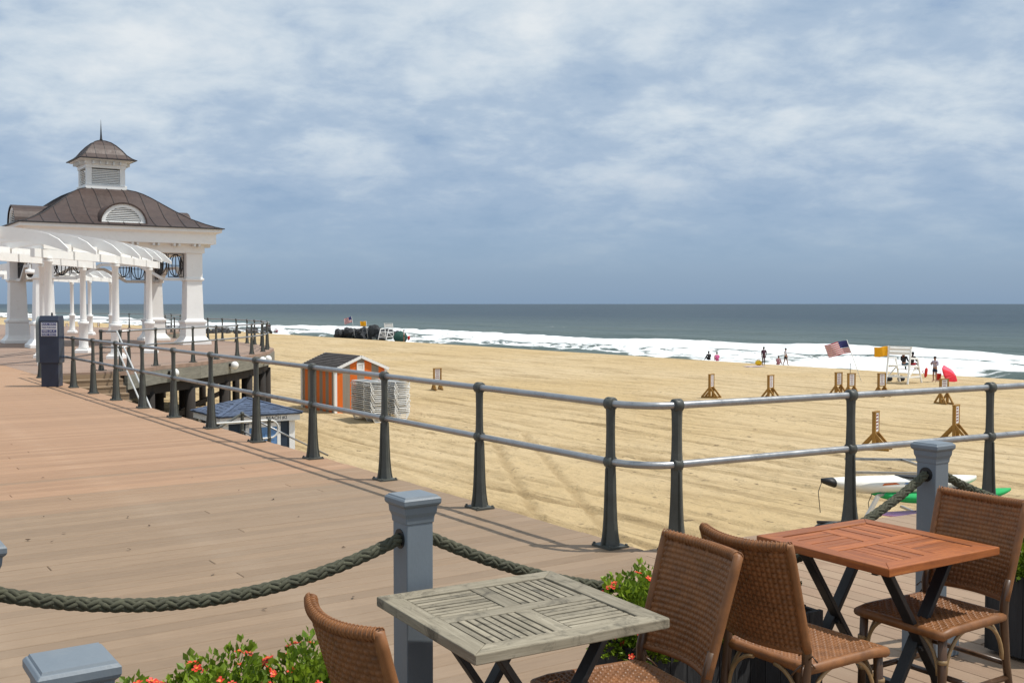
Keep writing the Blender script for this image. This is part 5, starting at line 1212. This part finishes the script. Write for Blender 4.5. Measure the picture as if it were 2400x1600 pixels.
def flag(base, top, w, hgt, label, us, dirx=-1, droop=0.12, ph=0):
    o = thing('flag', label, 'flag', base); L = Vector(top) - Vector(base)
    MB().tube([(0, 0, -.2), tuple(L)], 0.022, 8).build('pole', 'white_soft', o, True)
    n, m = 22, 13; mb = MB(); V = []
    dn = L.normalized()
    for i in range(n + 1):
        f = i / n
        for j in range(m + 1):
            g_ = j / m; v = L - dn * (0.04 + g_ * hgt) + Vector((dirx * w * f, 0.10 * math.sin(f * 7 + ph + g_) * f, -droop * f ** 1.3 * w + 0.03 * math.sin(f * 6 + ph) * f)); V.append(v)
    if us:
        for i in range(n):
            for j in range(m):
                mb.cur = 2 if (j < 7 and i < n * .4) else (0 if j % 2 == 0 else 1)
                k = len(mb.v); a, b = i * (m + 1) + j, (i + 1) * (m + 1) + j; mb.add([V[a], V[a + 1], V[b + 1], V[b]], [(0, 1, 2, 3)])
        c = mb.build('cloth', ['flag_red', 'flag_white', 'flag_blue'], o, True)
    else:
        mb.add(V, [(i * (m + 1) + j, i * (m + 1) + j + 1, (i + 1) * (m + 1) + j + 1, (i + 1) * (m + 1) + j) for i in range(n) for j in range(m)]); c = mb.build('cloth', 'flag_yellow', o, True)
    s_ = c.modifiers.new('solid', 'SOLIDIFY'); s_.thickness = 0.008
    return o
def at(x, y, Y): return Vector(((x - 1200) / FPX * Y, Y, EYE + Y * math.tan(-math.atan((y - 800) / FPX) - PITCH)))
b = on_sand(2021, 893); flag(b, at(1985, 796, b.y), 1.45, 0.85, 'striped flag with blue canton on a leaning pole left of the lifeguard stand', True, -1, 0.22)
b = gl(-0.76, -0.62, 2.34); b2 = gl(-0.76, -0.62, 1.6)
yf = flag(b2, b + Vector((0, 0, .02)), 0.85, 0.62, 'yellow flag blowing from the left top of the right lifeguard stand', False, -1, 0.10, 1.0)
b = on_sand(1993, 885); pl_ = thing('thin_pole', 'thin dark pole standing on the sand by the leaning flag', 'pole', b); MB().tube([(0, 0, -.2), (-.02, 0, 0.95)], 0.02, 8).build('shaft', 'dark_metal', pl_); MB().tube([(-.02, 0, .9), (-.02, 0, .97)], .03, 8).build('tip', 'dark_metal', pl_)
# left, far group
b = on_sand(832, 787); flag(b, at(824, 741, b.y), 1.25, 0.9, 'faded striped flag on a leaning pole before the dark rocks', True, -1, 0.35, 2)
b = on_sand(862, 789); flag(b, at(858, 752, b.y), 0.95, 0.75, 'yellow flag on a pole before the dark rocks', False, -1, 0.05, 2)
gp2 = on_sand(905, 795); guard_stand(gp2, 150, 'far empty white lifeguard stand beside the dark green umbrella', 2.35)
b = on_sand(937, 796); umbrella(b + Vector((0, .8, 0.25)), (0.10, -0.85, 0.50), 1.05, 'dark green beach umbrella tipped toward us beside the far lifeguard stand', ['umb_green'], False, 0.75)
person(on_sand(947, 799), 100, 1.65, 'stand', 'person in white shirt standing before the dark green umbrella', 'skin', 'cloth_white', 'cloth_black')
b = on_sand(958, 796); rp_ = thing('rescue_can', 'red rescue buoy beside the dark green umbrella', 'rescue buoy', b); MB().tube([(-.05, 0, 0.0), (-.02, 0, .12), (.03, 0, .50), (.05, 0, .60)], [.06, .18, .18, .05], 12).build('float', 'plastic_red', rp_, True); MB().tube([(.1, 0, .4), (.9, 0, .55)], .04, 6).build('handle', 'black', rp_)

# ================================================================== ROCK JETTY
def rock_mesh(seed):
    rnd = random.Random(seed); bm = bmesh.new(); bmesh.ops.create_icosphere(bm, subdivisions=2, radius=1.0)
    ph = [rnd.uniform(0, 6) for _ in range(6)]
    for v in bm.verts:
        n = v.co.copy(); k = 1 + 0.20 * math.sin(3 * n.x + ph[0]) * math.cos(2.5 * n.y + ph[1]) + 0.14 * math.sin(4 * n.z + ph[2] + 2 * n.x) + rnd.uniform(-.15, .15)
        v.co = Vector((n.x * k * 1.2, n.y * k, n.z * k * .8))
    me = bpy.data.meshes.new('rock'); bm.to_mesh(me); bm.free(); me.materials.append(MATS['rock']); return me
RK = [rock_mesh(k) for k in range(6)]
jc = on_sand(868, 787); jt, js = TS(jc.x, jc.y)
jet = thing('rock_jetty', 'mound of dark jetty rocks at the surf behind the far flags', 'rocks', (jc.x, jc.y, SAND))
rr_ = random.Random(11)
for k in range(95):
    f = rr_.uniform(-1, 1); d = rr_.uniform(0, 22); x = f * 4.8 - 1.6; hmax = 1.05 * (1 - abs(f) ** 2.0) + .10
    z = rr_.uniform(-0.6, 1) * hmax * .8 - d * 0.035; s_ = rr_.uniform(0.45, 0.85)
    o = place('rock', RK[k % 6], jet, 0, (x, 1.2 + d * .8, z), (rr_.uniform(0, 6), rr_.uniform(0, 6), rr_.uniform(0, 6))); o.scale = (s_,) * 3
jp = on_sand(500, 782); jet2 = thing('rock_jetty', 'low line of dark jetty rocks seen past the platform railing', 'rocks', (jp.x, jp.y, SAND))
for k in range(36):
    s_ = rr_.uniform(.5, .9); o = place('rock', RK[k % 6], jet2, 0, (rr_.uniform(-9, 9), rr_.uniform(0, 6), rr_.uniform(-.4, .35)), (rr_.uniform(0, 6), rr_.uniform(0, 6), 0)); o.scale = (s_,) * 3

# ================================================================== KAYAK RACK
kc = pix(2040, 1228, -3.2); kx, ky = 7.9, 22.4; kt, ks = TS(kx, ky); kz = sand_z(kt, ks)
rack = thing('kayak_rack', 'galvanised kayak rack standing on the sand below the right railing', 'rack', (kx, ky, kz), R(6))
for x in (0.75, 2.3):
    MB().tube([(x, 0, -.2), (x, 0, 1.62)], 0.045, 10).build('upright', 'galvanised', rack, True)
    for z in ((0.57, 0.87, 1.60) if x < 1 else (0.57, 0.87)): MB().bar((x - 0.05, -0.75, z), (x - 0.05, 0.75, z + .02), 0.05, 0.05).build('arm', 'galvanised', rack)
MB().bar((-1.0, -.75, 1.60), (1.0, -.72, 1.53), 0.05, 0.05).build('long_bar', 'galvanised', rack); MB().bar((-0.6, .72, 1.66), (1.5, .74, 1.6), 0.05, 0.05).build('long_bar', 'galvanised', rack)
MB().bar((-0.55, -.80, 1.12), (-1.25, -.9, -0.05), 0.07, 0.07).build('strut', 'galvanised_pale', rack); MB().bar((-0.55, -.78, 1.12), (0.75, -.05, 1.2), 0.05, 0.05).build('strut', 'galvanised', rack)
MB().bar((-1.6, -.75, 0.36), (2.5, -.72, 0.40), .05, .05).build('long_bar', 'galvanised', rack)
def kayak(loc, rz, L, W, H, mat, label, nose=None, cat='kayak', name='kayak'):
    o = thing(name, label, cat, loc, rz); rings = []; nosef = []; n = 26
    for i in range(n + 1):
        f = -1 + 2 * i / n; w = W / 2 * (1 - abs(f) ** 2.6) ** 0.75 + .012; h = H * (0.22 + .78 * (1 - abs(f) ** 3.0)); lift = 0.10 * abs(f) ** 3 * (1 if cat == 'kayak' else .4)
        rings.append([(f * L / 2, w * math.cos(a), lift + h / 2 * math.sin(a) * (1 if math.sin(a) < 0 else .8) + H / 2) for a in np.linspace(0, 2 * math.pi, 15)[:-1]])
    MB().loft(rings).build('hull', mat, o, True)
    if nose: MB().loft([[(x - .004, y * 1.06, H / 2 + (z - H / 2) * 1.05) for x, y, z in r] for r in rings[:3]]).build('nose', nose, o, True)
    if cat == 'kayak':
        ck = MB().lathe([(0.30, 0), (0.33, .02), (0.28, .035), (0.26, .02)], 18, (0.25, 0, H * .86)); ck.build('cockpit_rim', 'black', o, True)
        MB().tube([(-L / 2 + .02, 0, H * .7), (-L / 2 - .08, -.05, H * .2), (-L / 2 - .02, -.02, -.35)], 0.008, 6).build('grab_cord', 'black', o)
    return o
k1 = kayak((kx + 0.15, ky - 0.35, kz + 1.08), R(7), 3.4, 0.76, 0.42, 'kayak_white', 'white kayak with black nose on the top of the rack', 'black')
for x0, m_ in ((-.55, 'kayak_orange'), (-.1, 'kayak_blue')): MB().plate([(0, 0), (.38, .02), (.30, .055), (.05, .045)], (x0, -.365, .24), (1, 0, 0), (0, .28, .96), .012).build('hull_stripe', m_, k1)
kayak((kx + 1.0, ky - 0.42, kz + 0.90), R(8), 3.1, 0.66, 0.30, 'kayak_green', 'bright green kayak under the white one on the rack')
kayak((kx + 1.15, ky - 0.45, kz + 0.60), R(7), 3.2, 0.62, 0.16, 'kayak_pink', 'pink and lilac paddle board lowest on the kayak rack', None, 'paddle board', 'paddle_board')
bd = thing('gear_bundle', 'black bundle of gear lying at the left foot of the kayak rack', 'bundle', (kx - 1.45, ky - .9, kz + .40), R(10))
mb = MB(); mb.sphere((0, 0, .02), (.36, .24, .20), 14, 8); mb.sphere((.28, .04, .06), (.25, .2, .14), 12, 8); mb.build('wrapped_gear', 'strap_dark', bd, True); MB().tube([(-.3, -.05, .22), (.55, .0, .16)], .03, 8).build('rolled_pole', 'black', bd, True)
for x in (-.2, .25): MB().tube([(x, 0, -.1), (x, 0, -.45)], .04, 8).build('prop', 'galvanised', bd)
